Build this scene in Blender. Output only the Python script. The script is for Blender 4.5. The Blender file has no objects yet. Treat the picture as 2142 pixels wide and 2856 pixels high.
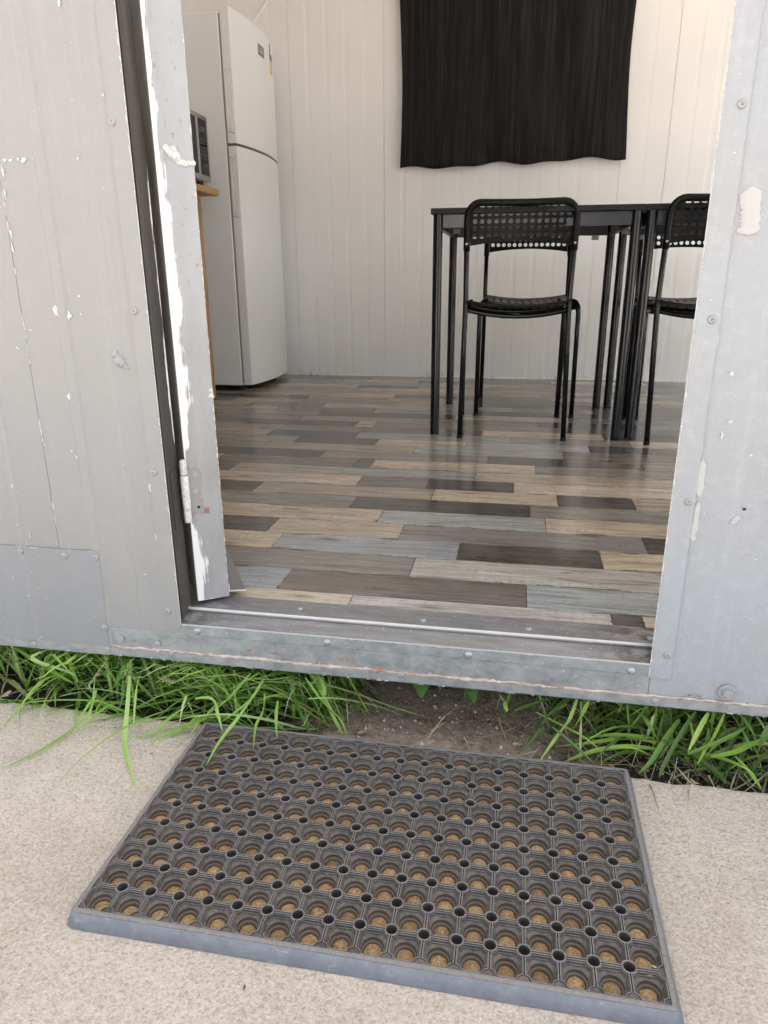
import bpy, math, random
from mathutils import Vector, Matrix
random.seed(11)
R = math.radians
scene = bpy.context.scene

# ------------------------------------------------------------------ camera
CAM = Vector((0.10932, -0.99148, 0.54090))
CR = Vector((0.98346452, 0.18101771, -0.00548918))
CU = Vector((-0.05211593, 0.31191228, 0.94868048))
CF = Vector((-0.17344011, 0.93270752, -0.31618856))
cam_data = bpy.data.cameras.new('camera')
cam_data.sensor_fit = 'VERTICAL'
cam_data.sensor_height = 36.0
cam_data.lens = 24.896
cam_data.clip_start = 0.02
cam_data.clip_end = 2000
cam = bpy.data.objects.new('camera', cam_data)
scene.collection.objects.link(cam)
cam.matrix_world = Matrix(((CR.x, CU.x, -CF.x, CAM.x), (CR.y, CU.y, -CF.y, CAM.y),
                           (CR.z, CU.z, -CF.z, CAM.z), (0, 0, 0, 1)))
scene.camera = cam

# ------------------------------------------------------------------ sky and sun
SUN_EL, SUN_AZ = R(50), R(32)          # azimuth clockwise from +Y: the sun stands behind the cabin, its front lies in open shade
world = bpy.data.worlds.new('World')
scene.world = world
world.use_nodes = True
wn, wl = world.node_tree.nodes, world.node_tree.links
wn.clear()
w_out = wn.new('ShaderNodeOutputWorld')
w_bg = wn.new('ShaderNodeBackground')
w_sky = wn.new('ShaderNodeTexSky')
w_sky.sky_type = 'NISHITA'
w_sky.sun_disc = False
w_sky.sun_elevation = SUN_EL
w_sky.sun_rotation = SUN_AZ
w_sky.dust_density = 4.0
w_hs = wn.new('ShaderNodeHueSaturation')
w_hs.inputs['Saturation'].default_value = 0.30
wl.new(w_sky.outputs[0], w_hs.inputs['Color'])
wl.new(w_hs.outputs[0], w_bg.inputs['Color'])
w_bg.inputs['Strength'].default_value = 0.105
wl.new(w_bg.outputs[0], w_out.inputs[0])
sun_data = bpy.data.lights.new('sun', 'SUN')
sun_data.energy = 5.0
sun_data.angle = R(0.53)
sun_data.color = (1.0, 0.99, 0.975)
sun = bpy.data.objects.new('sun', sun_data)
scene.collection.objects.link(sun)
sd = Vector((math.sin(SUN_AZ) * math.cos(SUN_EL), math.cos(SUN_AZ) * math.cos(SUN_EL), math.sin(SUN_EL)))
sun.rotation_euler = sd.to_track_quat('Z', 'Y').to_euler()
vs = scene.view_settings
vs.view_transform = 'Standard'
vs.look = 'None'
vs.gamma = 1.0
vs.exposure = 2.92
vs.use_curve_mapping = False
scene.cycles.max_bounces = 10
scene.cycles.diffuse_bounces = 6
scene.cycles.glossy_bounces = 4
scene.cycles.use_denoising = True
scene.cycles.sample_clamp_indirect = 6.0

# ------------------------------------------------------------------ calibration helper (photo pixel -> point on a real plane)
def at(px, py, axis, val):
    d = CF + CR * ((px - 1071.0) / 1975.05) - CU * ((py - 1428.0) / 1975.05)
    i = 'xyz'.index(axis)
    return CAM + d * ((val - CAM[i]) / d[i])

# ------------------------------------------------------------------ mesh helper
class MB:
    def __init__(s):
        s.v, s.f, s.m = [], [], []
    def add(s, vs_, fs_, mi=0):
        o = len(s.v)
        s.v += [tuple(p) for p in vs_]
        s.f += [tuple(i + o for i in f) for f in fs_]
        s.m += [mi] * len(fs_)
        return s
    def box(s, x0, x1, y0, y1, z0, z1, mi=0):
        return s.add([(x0, y0, z0), (x1, y0, z0), (x1, y1, z0), (x0, y1, z0), (x0, y0, z1), (x1, y0, z1), (x1, y1, z1), (x0, y1, z1)],
                     [(3, 2, 1, 0), (4, 5, 6, 7), (0, 1, 5, 4), (1, 2, 6, 5), (2, 3, 7, 6), (3, 0, 4, 7)], mi)
    def prism(s, poly, o, u, v, w, mi=0):
        """polygon (a,b) in the frame o + a*u + b*v, extruded by w"""
        o, u, v, w = Vector(o), Vector(u), Vector(v), Vector(w)
        n = len(poly)
        P = [o + u * a + v * b for a, b in poly]
        vs_ = P + [p + w for p in P]
        fs_ = [tuple(range(n))[::-1], tuple(range(n, 2 * n))] + [(i, (i + 1) % n, (i + 1) % n + n, i + n) for i in range(n)]
        return s.add(vs_, fs_, mi)
    def tube(s, pts, r, n=10, cap=True, mi=0):
        pts = [Vector(p) for p in pts]
        rs = r if isinstance(r, (list, tuple)) else [r] * len(pts)
        vs_, fs_ = [], []
        t0 = (pts[1] - pts[0]).normalized()
        a = t0.orthogonal().normalized()
        for i, p in enumerate(pts):
            if i == 0: t = t0
            elif i == len(pts) - 1: t = (p - pts[i - 1]).normalized()
            else: t = ((p - pts[i - 1]).normalized() + (pts[i + 1] - p).normalized()).normalized()
            a = (a - t * a.dot(t)).normalized()
            b = t.cross(a)
            for k in range(n):
                q = 2 * math.pi * k / n
                vs_.append(p + (a * math.cos(q) + b * math.sin(q)) * rs[i])
        for i in range(len(pts) - 1):
            for k in range(n):
                fs_.append((i * n + k, i * n + (k + 1) % n, (i + 1) * n + (k + 1) % n, (i + 1) * n + k))
        if cap:
            fs_.append(tuple(range(n))[::-1])
            fs_.append(tuple((len(pts) - 1) * n + k for k in range(n)))
        return s.add(vs_, fs_, mi)
    def lathe(s, prof, o, axis, n=14, mi=0):
        """profile (radius, height) around axis from o"""
        o, axis = Vector(o), Vector(axis).normalized()
        a = axis.orthogonal().normalized(); b = axis.cross(a)
        vs_, fs_ = [], []
        for r, h in prof:
            for k in range(n):
                q = 2 * math.pi * k / n
                vs_.append(o + axis * h + (a * math.cos(q) + b * math.sin(q)) * r)
        for i in range(len(prof) - 1):
            for k in range(n):
                fs_.append((i * n + k, i * n + (k + 1) % n, (i + 1) * n + (k + 1) % n, (i + 1) * n + k))
        fs_.append(tuple((len(prof) - 1) * n + k for k in range(n)))
        return s.add(vs_, fs_, mi)
    def mesh(s, name, mats, smooth=False):
        me = bpy.data.meshes.new(name)
        me.from_pydata(s.v, [], s.f)
        for m in (mats if isinstance(mats, (list, tuple)) else [mats]):
            me.materials.append(m)
        if any(s.m): me.polygons.foreach_set('material_index', s.m)
        if smooth: me.polygons.foreach_set('use_smooth', [True] * len(me.polygons))
        me.update()
        return me

def obj(name, mb, mats=None, parent=None, smooth=False, bevel=0, seg=2, loc=None, autosmooth=None):
    me = mb if isinstance(mb, bpy.types.Mesh) else mb.mesh(name, mats, smooth)
    o = bpy.data.objects.new(name, me)
    scene.collection.objects.link(o)
    if parent: o.parent = parent
    if loc: o.location = loc
    if bevel:
        b = o.modifiers.new('bevel', 'BEVEL'); b.width = bevel; b.segments = seg; b.limit_method = 'ANGLE'; b.angle_limit = R(40)
        b.harden_normals = False
    if autosmooth:
        me.polygons.foreach_set('use_smooth', [True] * len(me.polygons))
        me.set_sharp_from_angle(angle=R(autosmooth))
    return o
def empty(name, loc=(0, 0, 0), rz=0):
    o = bpy.data.objects.new(name, None)
    scene.collection.objects.link(o)
    o.empty_display_size = 0.1
    o.location = loc; o.rotation_euler = (0, 0, rz)
    return o
def tag(o, label=None, cat=None, group=None, kind=None):
    if label: o['label'] = label
    if cat: o['category'] = cat
    if group: o['group'] = group
    if kind: o['kind'] = kind
    return o
def struct(name, mb, mats, **k):
    return tag(obj(name, mb, mats, **k), kind='structure')
def copy_thing(root, loc, rz):
    c = root.copy(); scene.collection.objects.link(c); c.location = loc; c.rotation_euler = (0, 0, rz)
    for ch in list(root.children):
        d = ch.copy(); scene.collection.objects.link(d); d.parent = c
        for g in list(ch.children):
            e = g.copy(); scene.collection.objects.link(e); e.parent = d
    return c

# ------------------------------------------------------------------ material helper
class Mat:
    def __init__(s, name, base=(.5, .5, .5), rough=.5, metal=0.0, spec=.5):
        s.m = bpy.data.materials.new(name); s.m.use_nodes = True
        s.n, s.l = s.m.node_tree.nodes, s.m.node_tree.links
        s.b = s.n['Principled BSDF']
        s.b.inputs['Base Color'].default_value = (*base, 1)
        s.b.inputs['Roughness'].default_value = rough
        s.b.inputs['Metallic'].default_value = metal
        s.b.inputs['Specular IOR Level'].default_value = spec
    def node(s, t, **k):
        n = s.n.new(t)
        for a, v in k.items(): setattr(n, a, v)
        return n
    def link(s, a, b): s.l.new(a, b)
    def inp(s, sock, v):
        if hasattr(v, 'is_linked') or isinstance(v, bpy.types.NodeSocket): s.l.new(v, sock)
        else: sock.default_value = v
    def coord(s, kind='Object', scale=(1, 1, 1), offset=None):
        if kind == 'World':
            c = s.node('ShaderNodeNewGeometry').outputs['Position']
        else:
            c = s.node('ShaderNodeTexCoord').outputs[kind]
        if offset is not None:
            a = s.node('ShaderNodeVectorMath', operation='ADD'); s.link(c, a.inputs[0]); s.link(offset, a.inputs[1]); c = a.outputs[0]
        mp = s.node('ShaderNodeMapping'); mp.inputs['Scale'].default_value = scale
        s.link(c, mp.inputs[0])
        return mp.outputs[0]
    def noise(s, vec, scale=5, detail=4, rough=.55, dist=0):
        n = s.node('ShaderNodeTexNoise'); s.link(vec, n.inputs['Vector'])
        n.inputs['Scale'].default_value = scale; n.inputs['Detail'].default_value = detail
        n.inputs['Roughness'].default_value = rough; n.inputs['Distortion'].default_value = dist
        return n.outputs['Fac']
    def voro(s, vec, scale=5, feature='F1', rnd=1):
        n = s.node('ShaderNodeTexVoronoi', feature=feature); s.link(vec, n.inputs['Vector'])
        n.inputs['Scale'].default_value = scale; n.inputs['Randomness'].default_value = rnd
        return n.outputs['Distance']
    def ramp(s, fac, stops):
        n = s.node('ShaderNodeValToRGB'); s.link(fac, n.inputs[0])
        e = n.color_ramp.elements
        while len(e) < len(stops): e.new(.5)
        for i, (p, c) in enumerate(stops):
            e[i].position = p
            c = (c, c, c) if isinstance(c, (int, float)) else c
            e[i].color = (*c, 1)
        return n.outputs[0]
    def math(s, op, a, b=0.0, clamp=False):
        n = s.node('ShaderNodeMath', operation=op, use_clamp=clamp); s.inp(n.inputs[0], a); s.inp(n.inputs[1], b)
        return n.outputs[0]
    def mix(s, fac, a, b, blend='MIX'):
        n = s.node('ShaderNodeMix', data_type='RGBA', blend_type=blend)
        s.inp(n.inputs[0], fac)
        for sock, v in ((n.inputs[6], a), (n.inputs[7], b)):
            if isinstance(v, bpy.types.NodeSocket): s.l.new(v, sock)
            else: sock.default_value = (*v, 1) if len(v) == 3 else v
        return n.outputs[2]
    def sep(s, vec):
        n = s.node('ShaderNodeSeparateXYZ'); s.link(vec, n.inputs[0]); return n.outputs
    def color(s, v): s.l.new(v, s.b.inputs['Base Color'])
    def rough(s, v): s.l.new(v, s.b.inputs['Roughness'])
    def bump(s, h, strength=.3, dist=.001):
        n = s.node('ShaderNodeBump'); n.inputs['Strength'].default_value = strength; n.inputs['Distance'].default_value = dist
        s.link(h, n.inputs['Height'])
        if s.b.inputs['Normal'].is_linked:
            s.link(s.b.inputs['Normal'].links[0].from_socket, n.inputs['Normal'])
        s.link(n.outputs[0], s.b.inputs['Normal'])

M = {}
def clad(name, tone, warm, mottle=.12):
    """old painted metal cladding: chalky streaks, faint blotches, pin-prick chips, orange-peel relief"""
    k = Mat(name, tone, .5, .0, .5)
    w = k.coord('World')
    big = k.noise(w, 5, 4, .6)
    streak = k.noise(k.coord('World', (55, 55, 1.3)), 1, 5, .65)
    c = k.mix(k.ramp(big, [(.35, 0), (.68, 1)]), tuple(t * .93 for t in tone), tuple(t * x for t, x in zip(tone, warm)))
    c = k.mix(k.math('MULTIPLY', k.ramp(streak, [(.52, 0), (.76, 1)]), .24), c, tuple(min(1, t * 1.28) for t in tone))
    mott = k.noise(w, 60, 5, .7)
    c = k.mix(k.math('MULTIPLY', k.ramp(mott, [(.5, 0), (.7, 1)]), mottle), c, tuple(t * 1.35 for t in tone))
    grime = k.noise(k.coord('World', (1, 1, .5)), 17, 6, .7)
    c = k.mix(k.math('MULTIPLY', k.ramp(grime, [(.56, 0), (.75, 1)]), .35), c, (.25, .235, .21))
    fleck = k.noise(w, 210, 2, .5)
    c = k.mix(k.ramp(fleck, [(.765, 0), (.785, 1)]), c, (.72, .73, .72))
    k.color(c)
    k.rough(k.ramp(big, [(.3, .42), (.7, .6)]))
    k.bump(k.noise(w, 380, 3, .6), .6, .0013)
    k.bump(k.noise(w, 14, 3, .5), .5, .003)
    M[name] = k.m
clad('clad_left', (.222, .230, .232), (1.02, 1.0, .97), .09)
clad('clad_patch', (.205, .214, .222), (.98, 1.0, 1.02), .10)
clad('clad_right', (.268, .283, .298), (.95, 1.0, 1.03), .30)

k = Mat('bottom_metal', (.36, .39, .41), .45, .25)
w = k.coord('World')
c = k.mix(k.ramp(k.noise(k.coord('World', (1, 1, 1.6)), 26, 6, .7), [(.35, 0), (.65, 1)]), (.175, .195, .20), (.29, .317, .325))
c = k.mix(k.ramp(k.noise(w, 230, 4, .65), [(.66, 0), (.70, .8)]), c, (.55, .57, .57))
c = k.mix(k.ramp(k.noise(k.coord('World', (1, 1, 2.2)), 12, 6, .75), [(.66, 0), (.72, 1)]), c, (.23, .12, .07))
zr = k.math('ABSOLUTE', k.math('ADD', k.sep(w)[2], .0665))
st_ = k.math('MULTIPLY', k.math('SUBTRACT', 1.0, k.math('MULTIPLY', zr, 95.0), clamp=True), k.ramp(k.noise(k.coord('World', (1, 1, 1.6)), 26, 5, .75), [(.40, 0), (.58, 1)]))
c = k.mix(k.math('MULTIPLY', st_, .6), c, (.37, .27, .21))
k.color(c); k.bump(k.noise(w, 300, 3, .6), .4, .001); M['bottom_metal'] = k.m

k = Mat('sealant', (.6, .5, .44), .8)
w = k.coord('World')
c = k.mix(k.ramp(k.noise(w, 34, 5, .7), [(.42, 0), (.6, 1)]), (.34, .285, .25), (.43, .40, .37))
c = k.mix(k.ramp(k.noise(w, 21, 5, .75), [(.55, 0), (.63, 1)]), c, (.33, .15, .085))
k.color(c); k.bump(k.noise(w, 160, 4, .7), .8, .002); M['sealant'] = k.m

k = Mat('rust', (.22, .1, .06), .9)
w = k.coord('World')
k.color(k.ramp(k.noise(w, 240, 4, .7), [(.35, (.16, .08, .05)), (.52, (.34, .20, .14)), (.68, (.48, .37, .30))]))
k.bump(k.noise(w, 500, 3, .6), .8, .001); M['rust'] = k.m

M['flake'] = None
k = Mat('flake', (.5, .51, .5), .7); w = k.coord('World')
k.color(k.ramp(k.noise(w, 260, 3, .6), [(.35, (.33, .34, .34)), (.62, (.52, .52, .505))])); k.bump(k.noise(w, 500, 2), .4, .0006); M['flake'] = k.m
M['filler'] = Mat('filler', (.35, .355, .35), .85).m

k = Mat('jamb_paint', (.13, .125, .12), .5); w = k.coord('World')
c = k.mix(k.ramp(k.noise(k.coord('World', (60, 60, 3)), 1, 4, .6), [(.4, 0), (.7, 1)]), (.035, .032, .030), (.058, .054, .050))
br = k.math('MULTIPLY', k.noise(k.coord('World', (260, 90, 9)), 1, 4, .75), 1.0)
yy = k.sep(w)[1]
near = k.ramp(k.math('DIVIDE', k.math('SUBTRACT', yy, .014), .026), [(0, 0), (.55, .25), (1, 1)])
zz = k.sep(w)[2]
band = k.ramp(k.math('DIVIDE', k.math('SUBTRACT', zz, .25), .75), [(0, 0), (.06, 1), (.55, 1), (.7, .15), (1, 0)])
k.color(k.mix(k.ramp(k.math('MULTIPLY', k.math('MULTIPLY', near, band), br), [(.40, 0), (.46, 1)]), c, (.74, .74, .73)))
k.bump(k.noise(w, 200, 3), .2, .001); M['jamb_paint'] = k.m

# door edge: grey paint with streaky white brush marks down the hinge side, corrosion pits higher up
k = Mat('door_edge', (.3, .31, .31), .45)
o_ = k.coord('Object'); sx = k.sep(o_)
u_ = k.math('DIVIDE', sx[0], .0538); z_ = sx[2]
base = k.mix(k.ramp(k.noise(k.coord('Object', (1, 1, .3)), 24, 4, .6), [(.35, 0), (.7, 1)]), (.185, .192, .196), (.245, .252, .26))
pit = k.noise(k.coord('Object', (1, 1, .55)), 120, 4, .65)
up = k.ramp(z_, [(.40, 0), (.52, 1)])
base = k.mix(k.math('MULTIPLY', up, .45), base, (.29, .315, .34))
base = k.mix(k.math('MULTIPLY', k.ramp(pit, [(.60, 0), (.66, .75)]), up), base, (.17, .16, .16))
st = k.math('ADD', k.math('MULTIPLY', k.noise(k.coord('Object', (420, 420, 26)), 1, 6, .8), .6), k.math('MULTIPLY', k.noise(k.coord('Object', (150, 150, 11)), 1, 4, .7), .4))
edge = k.noise(k.coord('Object', (14, 14, 9)), 1, 3, .6)
lim = k.math('ADD', k.math('MULTIPLY', edge, .80), -.20)
zmask = k.ramp(k.math('DIVIDE', z_, 1.0), [(0, .8), (.05, 1), (.11, 1), (.14, .5), (.15, 0), (.262, 0), (.275, .7), (.34, 1), (.55, 1), (.70, .8), (1, .55)])
inside = k.math('SUBTRACT', k.math('MULTIPLY', k.math('MULTIPLY', lim, zmask), 1.45), u_)
m1 = k.math('ADD', k.math('MULTIPLY', inside, 1.0), k.math('SUBTRACT', st, .505))
wm = k.ramp(m1, [(.0, 0), (.05, 1)])
lt = k.math('LESS_THAN', u_, .045)
wm = k.math('MAXIMUM', wm, k.math('MULTIPLY', lt, k.ramp(k.noise(k.coord('Object', (80, 80, 14)), 1, 3), [(.3, 0), (.4, 1)])))
c = k.mix(wm, base, (.56, .57, .58))
dz = k.math('ABSOLUTE', k.math('SUBTRACT', z_, .163))
rr = k.math('MULTIPLY', k.math('SUBTRACT', 1.0, k.math('MULTIPLY', dz, 60.0), clamp=True), k.noise(k.coord('Object', (60, 60, 90)), 1, 4, .7))
ins = k.math('LESS_THAN', u_, .6)
c = k.mix(k.math('MULTIPLY', k.ramp(rr, [(.3, 0), (.45, .9)]), ins), c, (.17, .075, .055))
k.color(c)
k.bump(wm, .6, .0008); k.bump(k.noise(o_, 300, 3), .25, .001)
M['door_edge'] = k.m

k = Mat('tread', (.3, .3, .3), .38, .55); w = k.coord('World')
c = k.mix(k.ramp(k.noise(k.coord('World', (2, 14, 2)), 6, 5, .65), [(.35, 0), (.68, 1)]), (.23, .225, .22), (.34, .33, .33))
ends = k.noise(k.coord('World', (1, 1.6, 1)), 24, 5, .7)
ax = k.math('ABSOLUTE', k.math('ADD', k.sep(w)[0], .046))
em = k.math('MULTIPLY', k.ramp(ax, [(.27, 0), (.375, 1)]), k.ramp(ends, [(.42, 0), (.56, 1)]))
c = k.mix(k.math('MULTIPLY', em, .9), c, (.075, .06, .048))
c = k.mix(k.ramp(k.noise(w, 330, 2, .5), [(.70, 0), (.72, 1)]), c, (.7, .7, .7))
k.color(c); k.rough(k.ramp(ends, [(.3, .33), (.7, .55)])); k.bump(k.noise(w, 260, 3), .15, .001); M['tread'] = k.m
M['bright_edge'] = Mat('bright_edge', (.55, .56, .57), .4, .5).m
k = Mat('screw_steel', (.34, .35, .36), .4, .6); k.bump(k.noise(k.coord('World'), 500, 3), .4, .0006); M['screw'] = k.m
k = Mat('rivet_paint', (.24, .25, .255), .5); k.bump(k.noise(k.coord('World'), 420, 3), .4, .0008); M['rivet'] = k.m
M['dark_hole'] = Mat('dark_hole', (.02, .02, .02), .9).m
k = Mat('door_paint', (.30, .31, .31), .5); k.bump(k.noise(k.coord('Object'), 200, 3), .2, .001); M['door_paint'] = k.m
k = Mat('hinge_paint', (.19, .195, .2), .45, .1); M['hinge_paint'] = k.m
M['drip_metal'] = Mat('drip_metal', (.105, .1, .095), .5, .2).m

k = Mat('floor_plank', (.3, .25, .2), .3)
oi = k.node('ShaderNodeObjectInfo')
off = k.node('ShaderNodeVectorMath', operation='SCALE'); off.inputs[0].default_value = (37, 53, 19); k.link(oi.outputs['Random'], off.inputs['Scale'])
gen = k.sep(k.node('ShaderNodeTexCoord').outputs['Generated'])
tone = oi.outputs['Color']
fine = k.noise(k.coord('World', (11, 150, 30), off.outputs[0]), 1, 6, .7)
wide = k.noise(k.coord('World', (4.2, 34, 10), off.outputs[0]), 1, 4, .6, .5)
c = k.mix(k.ramp(fine, [(.30, .55), (.5, 1), (.70, 1.22)]), (0, 0, 0), tone, 'MULTIPLY')
g1 = k.node('ShaderNodeMix', data_type='RGBA', blend_type='MULTIPLY'); g1.inputs[0].default_value = 1.0
k.link(tone, g1.inputs[6]); k.link(k.ramp(fine, [(.28, .52), (.48, .96), (.72, 1.22)]), g1.inputs[7])
g2 = k.node('ShaderNodeMix', data_type='RGBA', blend_type='MULTIPLY'); g2.inputs[0].default_value = 1.0
k.link(g1.outputs[2], g2.inputs[6]); k.link(k.ramp(wide, [(.28, (.48, .46, .44)), (.45, (.88, .87, .86)), (.6, (1.0, 1.0, 1.0)), (.78, (1.22, 1.2, 1.16))]), g2.inputs[7])
c = g2.outputs[2]
weather = k.noise(k.coord('World', (6.5, 95, 20), off.outputs[0]), 1, 5, .7, .3)
c = k.mix(k.math('MULTIPLY', k.ramp(weather, [(.50, 0), (.68, 1)]), .55), c, (.085, .070, .058))
lite = k.noise(k.coord('World', (9, 210, 26), off.outputs[0]), 1, 5, .72)
c = k.mix(k.math('MULTIPLY', k.ramp(lite, [(.50, 0), (.70, 1)]), .38), c, (.36, .31, .26))
saw = k.noise(k.coord('World', (120, 14, 20), off.outputs[0]), 1, 3, .6)
c = k.mix(k.math('MULTIPLY', k.math('MULTIPLY', k.ramp(saw, [(.5, 0), (.68, 1)]), k.ramp(wide, [(.45, 0), (.6, 1)])), .30), c, (.11, .095, .08))
# flaked print: dark brown islands stretched along the board, thick along its long edges and ends
vv = k.math('ABSOLUTE', k.math('SUBTRACT', gen[1], .5)); uu = k.math('ABSOLUTE', k.math('SUBTRACT', gen[0], .5))
edgev = k.ramp(vv, [(.43, 0), (.5, .15)]); edgeu = k.ramp(uu, [(.49, 0), (.5, .12)])
isl = k.noise(k.coord('World', (12, 64, 30), off.outputs[0]), 1, 5, .62)
isl = k.math('ADD', isl, k.math('MAXIMUM', edgev, edgeu))
c = k.mix(k.ramp(isl, [(.685, 0), (.70, .88)]), c, (.075, .058, .045))
crack = k.noise(k.coord('World', (17, 420, 30), off.outputs[0]), 1, 3, .6)
c = k.mix(k.ramp(crack, [(.64, 0), (.69, .85)]), c, (.045, .038, .032))
knot = k.voro(k.coord('World', (5.0, 17, 1), off.outputs[0]), 1)
c = k.mix(k.ramp(knot, [(.02, .75), (.10, .35), (.2, 0)]), c, (.04, .034, .03))
k.color(c)
k.rough(k.ramp(k.noise(k.coord('World'), 4, 4), [(.3, .13), (.7, .26)]))
dw = k.coord('World'); dy = k.sep(dw)[1]
dirt = k.math('MULTIPLY', k.ramp(dy, [(.15, 1), (.9, .15)]), k.ramp(k.noise(dw, 7, 6, .7), [(.42, 0), (.68, 1)]))
c2 = k.mix(k.math('MULTIPLY', dirt, .30), c, (.30, .265, .23))
k.color(c2); k.b.inputs['Specular IOR Level'].default_value = .6
k.bump(fine, .12, .001)
M['plank'] = k.m
M['floor_base'] = Mat('floor_base', (.035, .03, .026), .8).m

k = Mat('inner_wall', (.78, .78, .77), .42)
w = k.coord('World')
c = k.mix(k.ramp(k.noise(w, 3, 4), [(.3, 0), (.7, 1)]), (.79, .81, .82), (.835, .85, .86))
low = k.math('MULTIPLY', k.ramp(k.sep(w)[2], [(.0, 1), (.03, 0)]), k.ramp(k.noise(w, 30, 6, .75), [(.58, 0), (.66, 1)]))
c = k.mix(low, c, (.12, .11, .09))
c = k.mix(k.ramp(k.noise(w, 120, 2), [(.755, 0), (.76, .6)]), c, (.3, .28, .25))
k.color(c); k.bump(k.noise(w, 6, 3), .1, .002); M['inner_wall'] = k.m
M['ceiling'] = Mat('ceiling_cream', (.78, .72, .64), .6).m
M['side_wall'] = Mat('side_wall_white', (.80, .80, .79), .6).m

k = Mat('curtain_cloth', (.03, .029, .029), .95, 0, .06); w = k.coord('World')
s1 = k.noise(k.coord('World', (420, 1, 5)), 1, 4, .7); s2 = k.noise(k.coord('World', (60, 1, 1.5)), 1, 3, .6)
wv = k.noise(k.coord('World', (500, 1, 500)), 1, 2)
f = k.math('MULTIPLY', k.math('ADD', s1, k.math('MULTIPLY', s2, .6)), k.math('ADD', wv, .55))
k.color(k.ramp(f, [(.55, (.0075, .0075, .0081)), (.85, (.0175, .0172, .0180)), (1.15, (.040, .039, .040))]))
k.bump(s1, .3, .001); M['curtain'] = k.m

k = Mat('black_steel', (.004, .0045, .006), .2, 0, .4); M['black_steel'] = k.m
k = Mat('table_leg_paint', (.004, .005, .008), .26, 0, .5); M['leg_paint'] = k.m
k = Mat('black_plastic', (.0055, .0055, .0055), .42, 0, .2); k.bump(k.noise(k.coord('World'), 900, 2), .12, .0004); M['black_plastic'] = k.m
k = Mat('black_wood', (.02, .019, .018), .5, 0, .25)
k.color(k.ramp(k.noise(k.coord('World', (14, 200, 200)), 1, 4, .7), [(.35, (.006, .0055, .0055)), (.7, (.022, .021, .02))])); M['black_wood'] = k.m
M['apron'] = Mat('apron_paint', (.012, .015, .023), .3, 0, .8).m

k = Mat('fridge_white', (.79, .83, .855), .32); k.bump(k.noise(k.coord('World'), 330, 2), .12, .0006); M['fridge'] = k.m
M['handle_white'] = Mat('handle_white', (.84, .85, .86), .22).m
M['gasket'] = Mat('gasket', (.33, .335, .335), .6).m
M['fridge_trim'] = Mat('fridge_trim', (.1, .1, .1), .5).m
M['black_foot'] = Mat('black_foot', (.012, .012, .012), .6).m
M['badge'] = Mat('badge', (.2, .19, .185), .3, .5).m
M['badge_mark'] = Mat('badge_mark', (.62, .61, .6), .3, .4).m
for n_, c_ in (('label_white', (.8, .77, .74)), ('label_red', (.5, .12, .09)), ('label_blue', (.12, .14, .2)), ('label_yellow', (.75, .55, .12))):
    M[n_] = Mat(n_, c_, .5).m
M['steel'] = Mat('brushed_steel', (.40, .39, .38), .3, .9).m
M['glass_black'] = Mat('glass_black', (.006, .006, .007), .08, 0, .3).m
M['panel_print'] = Mat('panel_print', (.07, .07, .07), .5).m
k = Mat('pine_timber', (.45, .27, .1), .45)
k.color(k.ramp(k.noise(k.coord('World', (60, 5, 5)), 1, 4, .65), [(.3, (.36, .20, .07)), (.7, (.52, .32, .125))])); M['pine'] = k.m

# weathered concrete with a rough float finish
k = Mat('concrete', (.45, .4, .35), .9, 0, .2); w = k.coord('World')
c = k.mix(k.ramp(k.noise(w, 3.5, 5, .6), [(.3, 0), (.7, 1)]), (.65, .535, .425), (.79, .675, .555))
gr = k.noise(w, 230, 5, .66); rp = k.noise(k.coord('World', (70, 130, 1), None), 1, 4, .65, .8); fn = k.noise(w, 520, 3, .7)
c = k.mix(k.ramp(gr, [(.30, .75), (.50, 0)]), c, (.36, .285, .225))
c = k.mix(k.ramp(gr, [(.52, 0), (.70, .85)]), c, (.80, .72, .64))
c = k.mix(k.ramp(fn, [(.30, .5), (.45, 0)]), c, (.34, .275, .225))
c = k.mix(k.math('MULTIPLY', k.ramp(k.noise(w, 6, 6, .75), [(.52, 0), (.72, 1)]), .28), c, (.42, .325, .26))
k.color(c)
k.bump(gr, 1.0, .0075); k.bump(rp, .3, .004); k.bump(fn, .5, .0015); k.bump(k.noise(w, 40, 3), .3, .004)
M['concrete'] = k.m
k = Mat('bounce_pale', (.58, .58, .57), .9); M['bounce_pale'] = k.m  # pale reflector colour of the slab added outside the right wall
k = Mat('soil', (.1, .07, .05), .95, 0, .15); w = k.coord('World')
c = k.ramp(k.noise(w, 45, 6, .75), [(.3, (.17, .122, .092)), (.5, (.38, .28, .215)), (.72, (.54, .43, .35))])
c = k.mix(k.ramp(k.noise(w, 420, 2), [(.62, 0), (.68, .8)]), c, (.38, .33, .29))
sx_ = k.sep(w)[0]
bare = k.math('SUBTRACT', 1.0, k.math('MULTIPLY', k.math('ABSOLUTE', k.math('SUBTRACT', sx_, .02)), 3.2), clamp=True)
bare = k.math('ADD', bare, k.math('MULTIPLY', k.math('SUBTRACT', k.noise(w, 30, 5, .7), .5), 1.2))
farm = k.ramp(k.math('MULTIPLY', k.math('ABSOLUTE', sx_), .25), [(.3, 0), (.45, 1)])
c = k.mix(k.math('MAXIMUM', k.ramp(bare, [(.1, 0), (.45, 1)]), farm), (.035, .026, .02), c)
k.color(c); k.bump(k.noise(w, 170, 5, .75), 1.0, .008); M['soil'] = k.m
k = Mat('grit', (.3, .25, .21), .9); oi = k.node('ShaderNodeNewGeometry')
k.color(k.ramp(oi.outputs['Random Per Island'], [(0, (.16, .11, .085)), (.5, (.36, .29, .24)), (1, (.62, .57, .52))])); M['grit'] = k.m
k = Mat('litter', (.2, .12, .07), .9); oi = k.node('ShaderNodeNewGeometry')
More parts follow.
